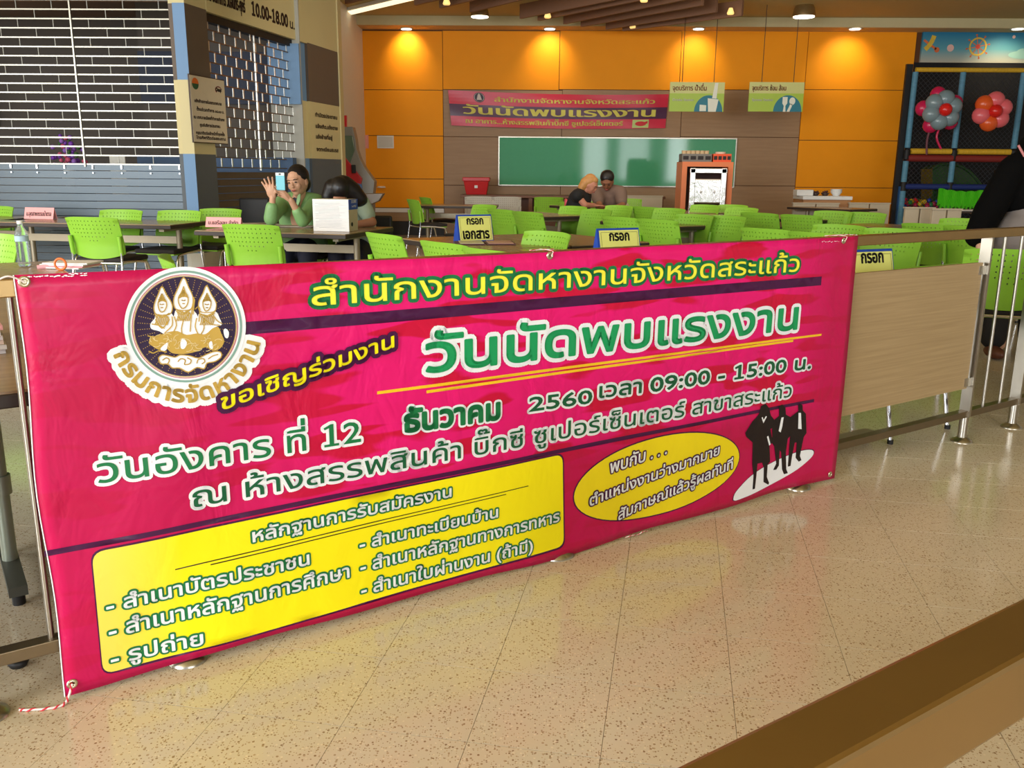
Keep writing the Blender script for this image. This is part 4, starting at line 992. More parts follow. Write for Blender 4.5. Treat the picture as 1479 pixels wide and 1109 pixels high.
zy1, zy2, zr, zb_l = at_y(1390, 101, Yp).z, at_y(1390, 219, Yp).z, at_y(1390, 229, Yp).z, at_y(1390, 270, Yp).z
xs3 = [hx(1312, Yp, 200), hx(1380, Yp, 200), hx(1466, Yp, 200)]
for x in xs3:
    MB().rod([(x, 0, .0), (x, 0, zb_l - .04)], .055, 12).build('foam_pole', FB, pf); MB().rod([(x, 0, zb_l + .05), (x, 0, zr - .05)], .05, 12).build('foam_pole', FB, pf); MB().rod([(x, 0, zy2 + .06), (x, 0, zy1 - .04)], .05, 12).build('foam_pole', FB, pf)
    for z in (zb_l, (zr + zy2) / 2): MB().rod([(x, 0, z - .08), (x, 0, z + .08)], .058, 12).build('joint', JB, pf)
MB().rod([(xs3[0], 0, zy1), (xs3[2] + .05, 0, zy1)], .04, 12).build('yellow_rail', FY, pf)
for a, b in ((0, 1), (1, 2)):
    MB().rod([(xs3[a] + .06, -.02, zy2), (xs3[b] - .06, -.02, zy2)], .05, 12).build('yellow_rail', FY, pf)
    MB().rod([(xs3[a] + .02, -.01, zr), (xs3[b] - .02, -.01, zr)], .06, 12).build('red_rail', FR, pf)
    MB().rod([(xs3[a] + .02, -.01, zb_l), (xs3[b] - .02, -.01, zb_l)], .05, 12).build('blue_rail', FBL, pf)
net = MB(); xl, xr = xs3[0], xs3[2]
def netbox(z0, z1):
    st_ = .085; n = int((xr - xl + z1 - z0) / st_)
    for sgn in (1, -1):
        for k in range(n):
            # line x = xl + k*st - sgn..., 45 degrees, clipped
            if sgn == 1: xa_, za_ = xl + k * st_ - (z1 - z0), z0
            else: xa_, za_ = xl + k * st_, z0
            pts = []
            t0 = max(0, (xl - xa_) if sgn == 1 else (xa_ - xr)); t1 = min(z1 - z0, (xr - xa_) if sgn == 1 else (xa_ - xl))
            if t1 - t0 < .05: continue
            a = Vector((xa_ + sgn * t0, .01, za_ + t0)); b = Vector((xa_ + sgn * t1, .01, za_ + t1)); net.box((a + b) / 2, ((b - a).length, .006, .006), Matrix.Rotation(-sgn * PI / 4, 3, 'Y'))
netbox(zy2, zy1); netbox(.1, zr)
tag(net.build('netting', mat('net cord', (44, 48, 56), .7), pf, fix=False), kind='stuff')
MB().box2((xs3[0] - .14, .05, 0), (xs3[0] - .03, .12, zy1 + .1)).build('black_edge_board', JB, pf)
MB().box2((hx(1296, Yp, 300), -.02, 0), (hx(1300, Yp, 300) + .02, .05, zb_l)).build('blue_edge_board', mat('edge blue', (40, 92, 150), .6), pf)
# balloon flowers
def flower(px, py, Y, rp, petals, cc, label, extra=None, rc=.11):
    c = at_y(px, py, Y); t = empty('balloon_flower', (c.x, Y, c.z), 0, label, 'balloons')
    b0 = None
    if extra:
        for k in range(5):
            th = 2 * PI * (k + .4) / 5; MB().ball((math.cos(th) * rp * 1.5, .12, math.sin(th) * rp * 1.45), (.135, .12, .135), 14).build('back_balloon', extra, t)
    for k in range(len(petals)):
        th = 2 * PI * k / len(petals) + .35
        MB().ball((math.cos(th) * rp, 0, math.sin(th) * rp), (.155, .14, .15), 16).build('petal_balloon', petals[k], t)
    MB().ball((0, -.13, 0), (rc, .1, rc), 16).build('centre_balloon', cc, t)
    return t
BLG = mat('grey balloon', (128, 150, 158), .25, spec=.6); BMG = mat('magenta balloon', (206, 30, 84), .25); BRD = mat('red balloon', (226, 34, 30), .25); BPK = mat('pink balloon', (240, 110, 118), .25); BOR = mat('orange balloon', (236, 96, 40), .25)
t = flower(1361, 159, Yp - .3, .19, [BLG] * 6, BRD, 'grey balloon flower with red centre and magenta balloons behind', BMG)
MB().rod(catmull3([(-.12, .1, -.25), (-.16, .1, -.5), (-.14, .1, -.75)]), .02, 6).build('ribbon', mat('dim ribbon', (110, 60, 70), .6), t); MB().rod(catmull3([(.05, .1, -.25), (.0, .1, -.45), (.1, .1, -.65)]), .02, 6).build('ribbon', BMG, t)
t = flower(1433, 161, Yp - .3, .19, [BPK, BPK, BOR, BPK, BOR, BPK], BRD, 'pink and orange balloon flower with red centre', None)
# slide, lime fringe, ball pool
sl0 = at_y(1342, 240, Yp + .3); s1 = at_y(1400, 272, Yp + .3)
hump = [(1340, 300), (1340, 244), (1352, 238), (1372, 238), (1390, 246), (1404, 260), (1414, 276), (1416, 300)]
pp = [at_y(x, y, Yp + .5) for x, y in hump]
sld = empty('play_slide', (0, Yp + .3, 0), 0, 'dark green rounded slide hump behind the netting', 'slide')
MB().prism([(p.x, p.z) for p in pp[::-1]], (0, 0, 0), (1, 0, 0), (0, 0, 1), (0, 1, 0), .5).build('hump', mat('dark green plastic', (36, 76, 28), .35), sld)
MB().rod(catmull3([(pp[i].x, 0, pp[i].z) for i in range(1, 7)]), .03, 8).build('rim', mat('dark green plastic', (36, 76, 28), .35), sld)
fr = empty('fringe_cloth', (0, Yp - .07, 0), 0, 'bright lime fringed cloth hung low on the play frame', 'cloth')
fa, fb = at_y(1357, 272, Yp - .07), at_y(1432, 274, Yp - .07); fz = at_y(1390, 300, Yp - .07).z; LIME = mat('lime cloth', (96, 214, 34), .7)
nst = 38; l0 = None
for k in range(nst):
    x = fa.x + (fb.x - fa.x) * (k + .5) / nst; w = (fb.x - fa.x) / nst * .62
    mb = MB(); zt0 = fa.z + .008 * math.sin(k * .9) - .05 * math.sin(PI * k / nst); zb0 = fz + .03 * math.sin(k * 2.3) + (.04 if k < 2 else 0)
    mb.add([(x - w, -.02, zb0), (x + w, .0, zb0), (x + w, .008 * math.sin(k), zt0), (x - w, -.02, zt0), (x - w, .02, zb0), (x + w, .03, zb0), (x + w, .04, zt0), (x - w, .03, zt0)], [(0, 1, 2, 3), (7, 6, 5, 4), (0, 3, 7, 4), (1, 5, 6, 2), (3, 2, 6, 7), (0, 4, 5, 1)])
    mb.build('fringe_strip', LIME, fr)
bcs = [BRD, mat('blue ball', (40, 70, 190), .4), mat('green ball', (40, 150, 60), .4), mat('yellow ball', (220, 190, 40), .4), BMG]
mbs = [MB() for _ in bcs]
for k in range(150):
    p = at_y(random.uniform(1310, 1362), 300, Yp + .2); hh = random.uniform(0, 1) ** .7
    mbs[k % 5].ball((p.x, Yp + .15 + random.uniform(0, .6), .3 + hh * (zb_l - .55)), .045, 8)
bpool = empty('ball_pool', (0, 0, 0), 0, 'heap of coloured plastic balls behind the net at the foot of the play frame', 'balls')
for m, mb in zip(bcs, mbs): tag(mb.build('balls', m, bpool), kind='stuff')

# arcade machine half hidden by the shop pillar
Ya = 15.6
ar = empty('arcade_machine', (0, Ya, 0), 0, 'red, blue and grey arcade machine showing beyond the shop pillar', 'arcade machine')
def aprism(pts, th, m, name, dy=0):
    P_ = [at_y(x, y, Ya) for x, y in pts]
    return MB().prism([(p.x, p.z) for p in P_], (0, dy, 0), (1, 0, 0), (0, 0, 1), (0, 1, 0), th).build(name, m, ar, bevel=.01)
AG = mat('machine grey', (138, 134, 124), .4); 
aprism([(484, 330), (484, 183), (509, 183), (513, 200), (515, 216), (520, 230), (527, 243), (541, 262), (539, 280), (538, 330)], .25, AG, 'cabinet')
aprism([(484, 196), (510, 196), (513, 216), (505, 238), (484, 212)], .05, mat('machine glass', (96, 116, 96), .08, spec=.9), 'side_window', -.05)  # grey-green tint paints a reflection in the glass
aprism([(490, 212), (499, 226), (512, 243), (524, 258), (522, 266), (508, 262), (497, 248), (490, 240)], .06, mat('machine red', (186, 34, 34), .4), 'red_panel', -.06)
aprism([(490, 238), (497, 248), (508, 261), (523, 266), (524, 280), (508, 272), (490, 260)], .06, mat('machine blue', (74, 116, 176), .4), 'blue_panel', -.06)
aprism([(525, 279), (556, 279), (549, 290), (538, 295), (530, 296), (525, 292)], .2, mat('machine shelf', (130, 112, 88), .3), 'control_shelf', -.15)
aprism([(495, 166), (499, 166), (499, 184), (495, 184)], .05, RED, 'beacon', .1)
aprism([(509, 238), (515, 238), (516, 250), (510, 250)], .05, BLACK, 'joystick', -.12)
c = at_y(510, 266, Ya); MB().lathe([(.03, 0), (.03, .02)], c=(c.x, -.12, c.z), n=12, rot=Matrix.Rotation(PI / 2, 3, 'X')).build('badge', WHITE, ar)

# flowers behind the shutter
c = at_y(100, 240, 11.4); t = empty('flower_vase', (c.x, 11.4, 0), 0, 'purple and pink flower arrangement behind the shutter grille', 'flowers')
MB().lathe([(.28, 0), (.28, 1.0), (.3, 1.02)], n=20).build('pedestal', BLACK, t); MB().lathe([(.05, 1.02), (.1, 1.1), (.07, 1.22), (.09, 1.25)], n=14).build('vase', WHITE, t)
for k in range(46):
    th = random.uniform(0, 2 * PI); rr = random.uniform(.03, .24); z = 1.25 + random.uniform(0, .42) * (1.15 - rr * 3.2) + .02
    MB().ball((rr * math.cos(th), rr * math.sin(th), z), random.uniform(.02, .035), 8).build('blossom', (mat('purple petal', (124, 62, 176), .6), mat('pink petal', (206, 90, 120), .6), mat('leaf', (60, 104, 50), .6), mat('lilac petal', (150, 100, 190), .6))[k % 4], t)
c = at_y(170, 238, 11.6); tag(MB().box2((c.x - .1, 11.6, .9), (c.x + .1, 11.62, 1.42)).build('price_card', WWALL), 'white card standing behind the lowest grille row of the shutter', 'card')
# ================================================================ furniture
# green perforated chair, faces +y
def backrest_mesh(m):
    xs = []; W_ = .242
    ncol = 13; pitch = 2 * .205 / (ncol - 1); hole = .0075
    xs = [-W_]
    for k in range(ncol): c = -.205 + k * pitch; xs += [c - hole / 2, c + hole / 2]
    xs += [W_]
    rows = [.785, .752, .719, .686, .653, .62]; cnt = [13, 13, 11, 11, 7, 3]
    zs = [.82]
    for r in rows: zs += [r + .0048, r - .0048]
    zs += [.59, .555, .52, .49, .465]
    def P(x, z):
        t = (z - .465) / (.82 - .465)
        wx = x * (1.0 - .03 * (1 - t)); y = -.205 - .055 * max(0, t - .35) * 1.5 - .03 * t + .055 * (abs(x) / W_) ** 2
        zz = z
        if t < .4: zz = z + (.4 - t) * .10 * (abs(x) / W_) ** 2.2
        if t > .9: zz = z - .012 * (abs(x) / W_) ** 4
        return (wx, y, zz)
    nx = len(xs); vs = [P(x, z) for z in zs for x in xs]; fs = []
    for j in range(len(zs) - 1):
        for i in range(nx - 1):
            if j % 2 == 1 and (j - 1) // 2 < 6 and i % 2 == 1:
                r = (j - 1) // 2; c = (i - 1) // 2; n = cnt[r]; s0 = (ncol - n) // 2
                if s0 <= c < s0 + n: continue
            fs.append((j * nx + i, j * nx + i + 1, (j + 1) * nx + i + 1, (j + 1) * nx + i))
    th = .008; k = len(vs); vb = [(v[0], v[1] + th, v[2]) for v in vs]; edges = {}
    for f in fs:
        for a, b in zip(f, f[1:] + f[:1]): edges[(a, b)] = edges.get((a, b), 0) + 1
    fb = [tuple(k + i for i in reversed(f)) for f in fs]; side = [(b, a, a + k, b + k) for (a, b) in edges if (b, a) not in edges]
    allv = vs + vb; n0 = len(allv); side = [tuple(n0 + q for q in f) for f in side]; allv = allv + allv
    me = bpy.data.meshes.new('backrest'); me.from_pydata(allv, [], fs + fb + side); me.materials.append(m); me.polygons.foreach_set('use_smooth', [True] * (len(fs) * 2) + [False] * len(side)); me.update(); return me
def make_chair(mg, name='green_chair'):
    r = empty(name, (0, 0, 0)); kids = []
    o = bpy.data.objects.new('backrest', backrest_mesh(mg)); COL.objects.link(o); o.parent = r; kids.append(o)
    s = MB(); n = 8
    kids.append(MB().box((0, .02, .452), (.43, .42, .045)).build('seat', SEATM, r, bevel=.018))
    kids.append(MB().box((0, .02, .424), (.41, .40, .014)).build('seat_shell', mg if name == 'green_chair' else BLACK, r, bevel=.004))
    for sx in (-1, 1):
        kids.append(MB().rod([(sx * .225, -.19, .50), (sx * .228, -.21, .66)], .018, 8).build('sleeve', mg, r))
        kids.append(MB().rod(catmull3([(sx * .235, -.27, .012), (sx * .228, -.205, .40), (sx * .226, -.20, .62)], 3), .011, 8).build('leg', CHROME, r))
        kids.append(MB().rod(catmull3([(sx * .235, .27, .012), (sx * .225, .20, .36), (sx * .22, .12, .42), (sx * .225, -.19, .44)], 3), .011, 8).build('leg', CHROME, r))
    kids.append(MB().rod([(-.225, -.19, .43), (.225, -.19, .43)], .009, 8).build('crossbar', CHROME, r))
    for sx in (-1, 1):
        for y in (-.272, .272): kids.append(MB().rod([(sx * .235, y, 0), (sx * .235, y, .02)], .014, 8).build('foot_cap', BLACK, r))
    return r, kids
gch, gk = make_chair(GREEN)
tag(gch, 'x', 'chair', 'green perforated chairs'); gch.scale = (1.03, 1.03, 1.03)
WCH = mat('white plastic', (206, 200, 188), .45)
chairs = [
 (127, 314, -8, 'green perforated chair with its back to the banner, below the first pink name card'),
 (357, 324.5, -14, 'green perforated chair with its back to the banner, in front of the phone holder\'s table'),
 (179, 303, 168, 'green chair across the table, first of the pair before the solid shutter slats'),
 (263, 304, 168, 'green chair across the table, second of the pair, just beside the striped pillar'),
 (322, 301.5, 168, 'green chair at the foot of the striped pillar, behind the second pink name card'),
 (-4, 298, 168, 'green chair cut by the picture edge, behind the first table before the shutter'),
 (6, 339, 150, 'pale green chair behind the water bottle, cut by the picture edge'),
 (233, 371.5, -66, 'green chair of which only a rounded top edge rises above the banner\'s emblem'),
 (545, 337.5, -52, 'green perforated chair tucked against the end of the box-file table'),
 (631, 350, -50, 'green perforated chair just above the banner, in front of the first blue-and-yellow sign'),
 (696, 360.5, -52, 'green chair barely showing above the banner below the open folder'),
 (592, 288, -62, 'olive green chair at the table against the orange wall, nearer of two'),
 (610, 285, -62, 'olive green chair at the table against the orange wall, farther of two'),
 (793, 280, 2, 'dark green chair facing the brown counter, third in line after two white ones'),
 (704, 296, 130, 'green chair turned sideways under the white chairs, behind the first sign'),
 (719, 302.5, -50, 'green perforated chair right behind the first blue-and-yellow sign'),
 (757, 306, -50, 'green perforated chair beside the one behind the first sign, towards the middle'),
 (797, 335, 130, 'green chair at the far end of the sign table, lone between the two signs'),
 (820, 292, -50, 'green chair just behind the blond-haired person'),
 (832, 298, 130, 'green chair in front of the blond-haired person, nearer the counter'),
 (866, 302.5, 130, 'green chair in front of the table where two people bend'),
 (891, 313.5, -50, 'green chair right behind the second blue-and-yellow sign'),
 (905, 287, 178, 'small far green chair beside the man in grey'),
 (931, 299, -50, 'green chair past the end of the two readers\' table'),
 (971, 301, 130, 'green chair in front of the salmon cabinet'),
 (945, 317, -50, 'large green perforated chair to the side of the second sign'),
 (1007, 310, 130, 'green chair below the steel rack of the salmon cabinet'),
 (1022, 296, 130, 'green chair peeping from behind the steel rack'),
 (1062, 296, 130, 'green chair just past the salmon cabinet, before the brown wall'),
 (1053, 312, 130, 'large green chair facing the salmon cabinet, second row'),
 (1093, 307.5, -50, 'green chair standing alone before the bare brown wall'),
 (1103, 330.5, -50, 'green chair above the far part of the banner, behind its headline end'),
 (1172, 336, -56, 'green chair just above the banner\'s far upper corner'),
 (1153, 310.5, -50, 'darker green perforated chair at the end of a table before the pale partition'),
 (1207, 305, 130, 'green chair before the pale partitions, first of two'),
 (1254, 307, 130, 'green chair before the pale partitions, second of two'),
 (1217, 325, 130, 'green chair behind the handrail, by the knotted cord'),
 (1296, 330.5, 130, 'large green chair behind the third sign and the handrail'),
 (1340, 323.5, -46, 'green chair with its dark seat showing under the handrail'),
 (1397, 316, 130, 'green chair beside the black-clad person\'s sleeve, farther one'),
 (1402, 327, -50, 'green chair beside the black-clad person\'s sleeve, nearer one'),
 (1464, 361, -18, 'near green perforated chair seen through the steel balusters'),
 (898, 297, 130, 'green chair half hidden under the two readers\' table'),
 (1075, 300, 130, 'green chair between the cabinet and the bare brown wall, third row'),
]
used = False
def chair_at(root_kids, x, y, rz, label, group, first):
    r, kids = root_kids; a = math.radians(rz); p = at_z(x, y, .84)
    if p.y > 15.4: p = at_y(x, y, 15.4)
    top = Vector((0, -.28, 0)); off = Matrix.Rotation(a, 3, 'Z') @ top; loc = (p.x - off.x, p.y - off.y, 0)
    if first: r.location = loc; r.rotation_euler = (0, 0, a); r['label'] = label; r['group'] = group; return r
    return quick_copy(kids, r, loc, a, label, group)
for k, (x, y, rz, lb) in enumerate(chairs): chair_at((gch, gk), x, y, rz, lb, 'green perforated chairs in the food hall', k == 0)
pm = (at_z(1290, 641, 0) + at_z(1380, 623, 0)) / 2 - RN * .31
quick_copy(gk, gch, (pm.x, pm.y, 0), RANG, 'green chair standing close behind the oak panel, its chrome feet showing under it', 'green perforated chairs in the food hall')
wch, wk = make_chair(WCH, 'white_chair'); wch['category'] = 'chair'
chair_at((wch, wk), 692, 278, 2, 'white plastic chair below the red bin', 'white chairs at the brown counter', True); wch.scale = (1.03, 1.03, 1.03)
chair_at((wch, wk), 732, 278.5, 2, 'white plastic chair beside the green one, facing the counter', 'white chairs at the brown counter', False)

# tables
def make_table(L, W_, H=.74, name='dining_table', legs=True, top=None):
    r = empty(name); kids = []
    kids.append(MB().box((0, 0, H - .006), (L - .012, W_ - .012, .012)).build('tabletop', top or TABLEW, r)); 
    kids.append(MB().box((0, 0, H - .024), (L, W_, .034)).build('edge_band', EDGE, r, bevel=.004))
    if legs:
        for sx in (-1, 1):
            x = sx * (L / 2 - .14)
            kids.append(MB().rod([(x, 0, .05), (x, 0, H - .04)], .028, 12).build('column', LEGM, r))
            kids.append(MB().box((x, 0, .04), (.06, W_ * .82, .035)).build('foot_bar', LEGM, r, bevel=.006))
            kids.append(MB().box((x, 0, H - .055), (.05, W_ * .8, .03)).build('top_bar', LEGM, r))
            for sy_ in (-1, 1): kids.append(MB().rod([(x, sy_ * W_ * .37, 0), (x, sy_ * W_ * .37, .025)], .02, 8).build('glide', BLACK, r))
        kids.append(MB().box((0, 0, H - .17), (L - .28, .02, .07)).build('beam', LEGM, r))
    return r, kids
RD = RANG
def table_end(x0, y0, x1, y1, label, L=1.2, first=None, Wd=.7):
    """near short edge runs from pixel 0 to 1; the table stretches away at right angles to the railing"""
    p = at_z((x0 + x1) / 2, (y0 + y1) / 2, .74); away = Vector((-math.sin(RD), math.cos(RD), 0)); c = p + away * (L / 2)
    return (c.x, c.y, 0), RD + PI / 2, label
tabs = [table_end(975, 327.5, 1053, 324, 'table ending in a dark edge above the banner, below the salmon cabinet'),
        table_end(1002, 310, 1058, 306, 'table with dark edge right at the foot of the steel rack'),
        table_end(1181, 318, 1241, 315.5, 'table with dark edge before the pale partitions'),
        table_end(1085, 317, 1131, 315, 'table with dark edge before the bare brown wall'),
        table_end(1222, 302.5, 1274, 301, 'farthest table, its dark edge against the pale partition'),
        table_end(862, 300.5, 913, 299, 'table at which the man and the blond-haired person bend'),
        table_end(778, 313, 858, 311, 'table with pale edge in the middle of the hall before the readers'),
        table_end(1370, 333, 1402, 331.5, 'table beside the black-clad person behind the handrail')]
tb0, tk = make_table(1.2, .7); tag(tb0, 'x', 'table')
for k, (loc, rz, lb) in enumerate(tabs):
    if k == 0: tb0.location = loc; tb0.rotation_euler = (0, 0, rz); tb0['label'] = lb; tb0['group'] = 'rectangular food-hall tables'
    else: quick_copy(tk, tb0, loc, rz, lb, 'rectangular food-hall tables')
def table_corner(px, py, rz_deg, L, W_, label, corner='nr', H=.74, name='dining_table'):
    p = at_z(px, py, H); a = math.radians(rz_deg); ux = Vector((math.cos(a), math.sin(a), 0)); uy = Vector((-ux.y, ux.x, 0))
    c = p + {'nr': -ux * L / 2 + uy * W_ / 2, 'fr': -ux * L / 2 - uy * W_ / 2, 'fl': ux * L / 2 - uy * W_ / 2, 'nl': ux * L / 2 + uy * W_ / 2}[corner]
    r, k = make_table(L, W_, H, name); r.location = (c.x, c.y, 0); r.rotation_euler = (0, 0, a); tag(r, label, 'table', 'rectangular food-hall tables'); return r
tw = table_corner(499, 338.5, -12, 1.4, 1.1, 'table with the box file, at which two women sit')
t_p = table_corner(246, 325, -7, 2.0, .8, 'long table before the shutter carrying the first pink name card')
t_0 = table_corner(20, 318, -12, 1.5, .75, 'table corner entering the picture beside the first pink name card')
p = at_z(74, 376.5, .74); dist = -(p - RA).dot(RN); wt = dist - .12
r, k = make_table(1.5, wt); c = p - RU * .75 + RN * wt / 2; r.location = (c.x, c.y, 0); r.rotation_euler = (0, 0, RANG); tag(r, 'table with the water bottle just behind the handrail', 'table', 'rectangular food-hall tables')
sg_p = at_z(579, 344, .74); 
def table_from_left(px, py, L, W_, label, shift=0):
    p = at_z(px, py, .74); down = Vector((math.sin(RD), -math.cos(RD), 0)); rt = Vector((math.cos(RD), math.sin(RD), 0))
    c = p + down * L / 2 + rt * (W_ / 2 + shift); r, k = make_table(L, W_); r.location = (c.x, c.y, 0); r.rotation_euler = (0, 0, RD + PI / 2); return tag(r, label, 'table', 'rectangular food-hall tables')
t_s1 = table_from_left(579, 344, 1.2, .75, 'table with the first blue-and-yellow sign')
t_s2 = table_from_left(579, 344, 1.2, .75, 'table pushed against the first sign\'s table, above the middle eyelet', .76)
t_far = table_corner(600, 296.5, 0, 1.25, .75, 'table against the orange wall beside two olive green chairs', 'nl')
# white-topped booth table far right
p = at_z(1395, 303, .74); r, k = make_table(.7, .6, .74, 'dining_table', True, WHITE); r.location = (p.x, p.y, 0); tag(r, 'small white-topped table before the play frame, beside the black sleeve', 'table', 'rectangular food-hall tables')
# sign tents
BLU = mat('blue board', (20, 70, 176), .45); YEL = mat('pale yellow sheet', (236, 238, 130), .6)
def sign(px, py, rz, label, w=.30, h=.195, zb=.742, pz=None):
    """px,py: picture place of the face's upper middle"""
    p = at_z(px, py, zb + h); t = empty('table_sign', (p.x, p.y, zb), math.radians(rz), label, 'sign', 'blue and yellow table signs')
    a = math.radians(14); Rf = Matrix.Rotation(-a, 3, 'X'); Rb = Matrix.Rotation(a, 3, 'X')
    MB().box((0, -.5 * h * math.tan(a), h / 2), (w, .004, h / math.cos(a)), Rf).build('front_board', BLU, t)
    MB().box((0, .5 * h * math.tan(a), h / 2), (w, .004, h / math.cos(a)), Rb).build('back_board', BLU, t)
    for s in (-1, 1): MB().add([(s * w / 2, -h * math.tan(a), 0), (s * w / 2, h * math.tan(a), 0), (s * w / 2, 0, h), (s * (w / 2 - .004), -h * math.tan(a), 0), (s * (w / 2 - .004), h * math.tan(a), 0), (s * (w / 2 - .004), 0, h)], [(0, 1, 2), (3, 5, 4), (0, 2, 5, 3), (1, 4, 5, 2), (0, 3, 4, 1)]).build('side_flap', BLU, t)
    def f(u, v, l=0):
        q = Rf @ Vector((u, -.003 - .0012 * l, v)); return (q.x, q.y - .5 * h * math.tan(a), q.z + h / 2)
    H_ = h / math.cos(a)
    print_obj('yellow_sheet', [[(-w / 2 + .012, -H_ / 2 + .008), (w / 2 - .006, -H_ / 2 + .008), (w / 2 - .006, H_ / 2 - .012), (-w / 2 + .012, H_ / 2 - .012)]], f, YEL, t, 1)
    fr_ = [(-w / 2 + .024, -H_ / 2 + .018), (w / 2 - .016, -H_ / 2 + .018), (w / 2 - .016, H_ / 2 - .024), (-w / 2 + .024, H_ / 2 - .024)]
    print_obj('thin_border', stroke2(fr_, .0008, True, False), f, BLACK, t, 2)
    text_obj('lettering', [('กรอก', (-.065, .028), (.135, 0), (0, .043), .0028, 2), ('เอกสาร', (-.105, -.078), (.215, 0), (0, .056), .0036, 2)], f, BLACK, t)
    return t
sign(684, 310, 30, 'blue and yellow tent sign beside the open folder, first of three', .29, .195)
sign(892, 329.5, 28, 'blue and yellow tent sign in the middle, cut by the banner\'s upper edge', .29, .195)
sign(1257, 360, 26, 'blue and yellow tent sign behind the oak panel', .27, .175)
# tables under the second and third signs, standing square to the railing
for (x, y, h, dr, lb) in ((891, 329.5, .19, .30, 'table carrying the middle sign, mostly hidden by the banner'), (1257, 360, .175, .22, 'table carrying the third sign, mostly hidden by the oak panel')):
    p = at_z(x, y, .742 + h); r, k = make_table(1.2, .7); d = -(p - RA).dot(RN); near = max(.1, d - .2)
    c = p + RN * (d - near) - RN * .6 - RU * (.35 - dr + .1); r.location = (c.x, c.y, 0); r.rotation_euler = (0, 0, RD + PI / 2); tag(r, lb, 'table', 'rectangular food-hall tables')
# open folder with papers beside the first sign
p = at_z(700, 351.5, .742); fo_ = empty('open_folder', (p.x, p.y, .742), math.radians(8), 'open dark folder with printed sheets lying in front of the first sign', 'folder')
MB().box((-.11, 0, .004), (.21, .28, .006)).build('cover', mat('maroon cover', (104, 64, 66), .6), fo_); MB().box((.11, 0, .004), (.21, .28, .006)).build('cover', mat('maroon cover', (104, 64, 66), .6), fo_)
MB().box((-.10, 0, .010), (.17, .24, .004)).build('sheet', mat('cream print', (214, 204, 160), .7, noise_s=30, noise_a=.15), fo_); MB().box((.11, .0, .010), (.18, .24, .004)).build('sheet', mat('rosy print', (206, 160, 140), .7, noise_s=30, noise_a=.2), fo_)
# pink name cards
def card(x0, y0, x1, y1, rz, words, label):
    p = at_z((x0 + x1) / 2, y1, .742); q = at_z(x1, y1, .742); w = (at_z(x1, y1, .742) - at_z(x0, y1, .742)).length; hgt = (y1 - y0) / F * p.y * 1.0
    t = empty('name_card', (p.x, p.y, .742), math.radians(rz), label, 'card', 'pink folded name cards'); M_ = mat('pink card', (250, 176, 176), .7)
    a = math.radians(18); dy = hgt * math.tan(a)
    for s in (-1, 1): MB().add([(-w / 2, s * dy, 0), (w / 2, s * dy, 0), (w / 2, 0, hgt), (-w / 2, 0, hgt), (-w / 2, s * dy * .97, 0), (w / 2, s * dy * .97, 0)], [(0, 1, 2, 3), (4, 3, 2, 5)]).build('flap', M_, t, fix=False)
    f = lambda u, v, l=0: (u * w, -dy * (1 - v) - .001 - .001 * l, v * hgt)
    text_obj('lettering', [(words, (-.42, .28), (.84, 0), (0, .30), .004, 1)], f, DKT, t)
card(34, 300, 84, 316, -8, 'บ.อุตสาหกรรมน้ำตาล', 'pink folded name card on the long table before the shutter')
card(296, 314, 352, 328, -8, 'บ.แอรีออน จำกัด', 'pink folded name card at the corner of the box-file table')
# brown document box beside the first card
p = at_z(53, 322, .70)
# box file
bfp = at_z(479, 334, .742); bx_ = empty('box_file', (bfp.x, bfp.y, .742), math.radians(-10), 'white box file with a printed form facing out and blue side labels', 'box file')
bw = .325; bh = .27; bd = .2
MB().box((0, bd / 2, bh / 2), (bw, bd, bh)).build('box_body', mat('cream cardboard', (206, 196, 160), .6), bx_)
MB().box((0, -.004, bh / 2), (bw, .004, bh)).build('form_sheet', mat('printed form', (236, 234, 232), .7, noise_s=70, noise_a=.16, stretch=(.25, 1, 2.2)), bx_)
lf = lambda u, v, l=0: (u, -.0068, v)
fm = []
for k in range(17):
    z = .03 + k * .0128; x0 = -.14 if k % 5 else -.11; fm.append([(x0, z), (x0 + random.uniform(.2, .28), z), (x0 + .22, z + .0022), (x0, z + .0022)])
print_obj('form_lines', fm, lf, mat('grey print', (160, 160, 166), .7), bx_)
MB().box((bw / 2 + .001, bd / 2, bh * .84), (.004, bd + .002, bh * .32)).build('blue_label', BLU, bx_); MB().box((-bw / 2 - .001, bd * .1, bh * .84), (.004, bd * .2, bh * .32)).build('blue_label', BLU, bx_)
MB().lathe([(.018, 0), (.018, .003)], c=(bw / 2 + .001, bd * .3, bh * .22), n=14, rot=Matrix.Rotation(PI / 2, 3, 'Y')).build('finger_hole', BLACK, bx_)
sf = lambda u, v, l=0: (bw / 2 + .0042, u, v)
text_obj('lettering', [('DOCUMENT', (.05, bh * .88), (.12, 0), (0, .02), .001, 1), ('A-4 FILE', (.06, bh * .75), (.1, 0), (0, .014), .001, 1)], sf, WHITE, bx_)
# papers on the women's table
for k, (x, y, rz, w, d_, lb) in enumerate(((425, 327, 5, .42, .24, 'printed sheets spread on the women\'s table between chair and box file'), (386, 325, -20, .26, .2, 'rumpled pale sheet by the phone holder\'s elbow'), (366, 324, 15, .22, .18, 'small pile of loose papers at the far edge of the women\'s table'))):
    p = at_z(x, y, .742); t = empty('papers', (p.x, p.y, .742), math.radians(rz), lb, 'papers')
    for j in range(3): MB().box(((j - 1) * .02, (j % 2) * .015, .002 + j * .0035), (w, d_, .003), Matrix.Rotation(.1 * (j - 1), 3, 'Z')).build('sheet', mat('warm paper', (206, 190, 172), .7, noise_s=20, noise_a=.2), t)
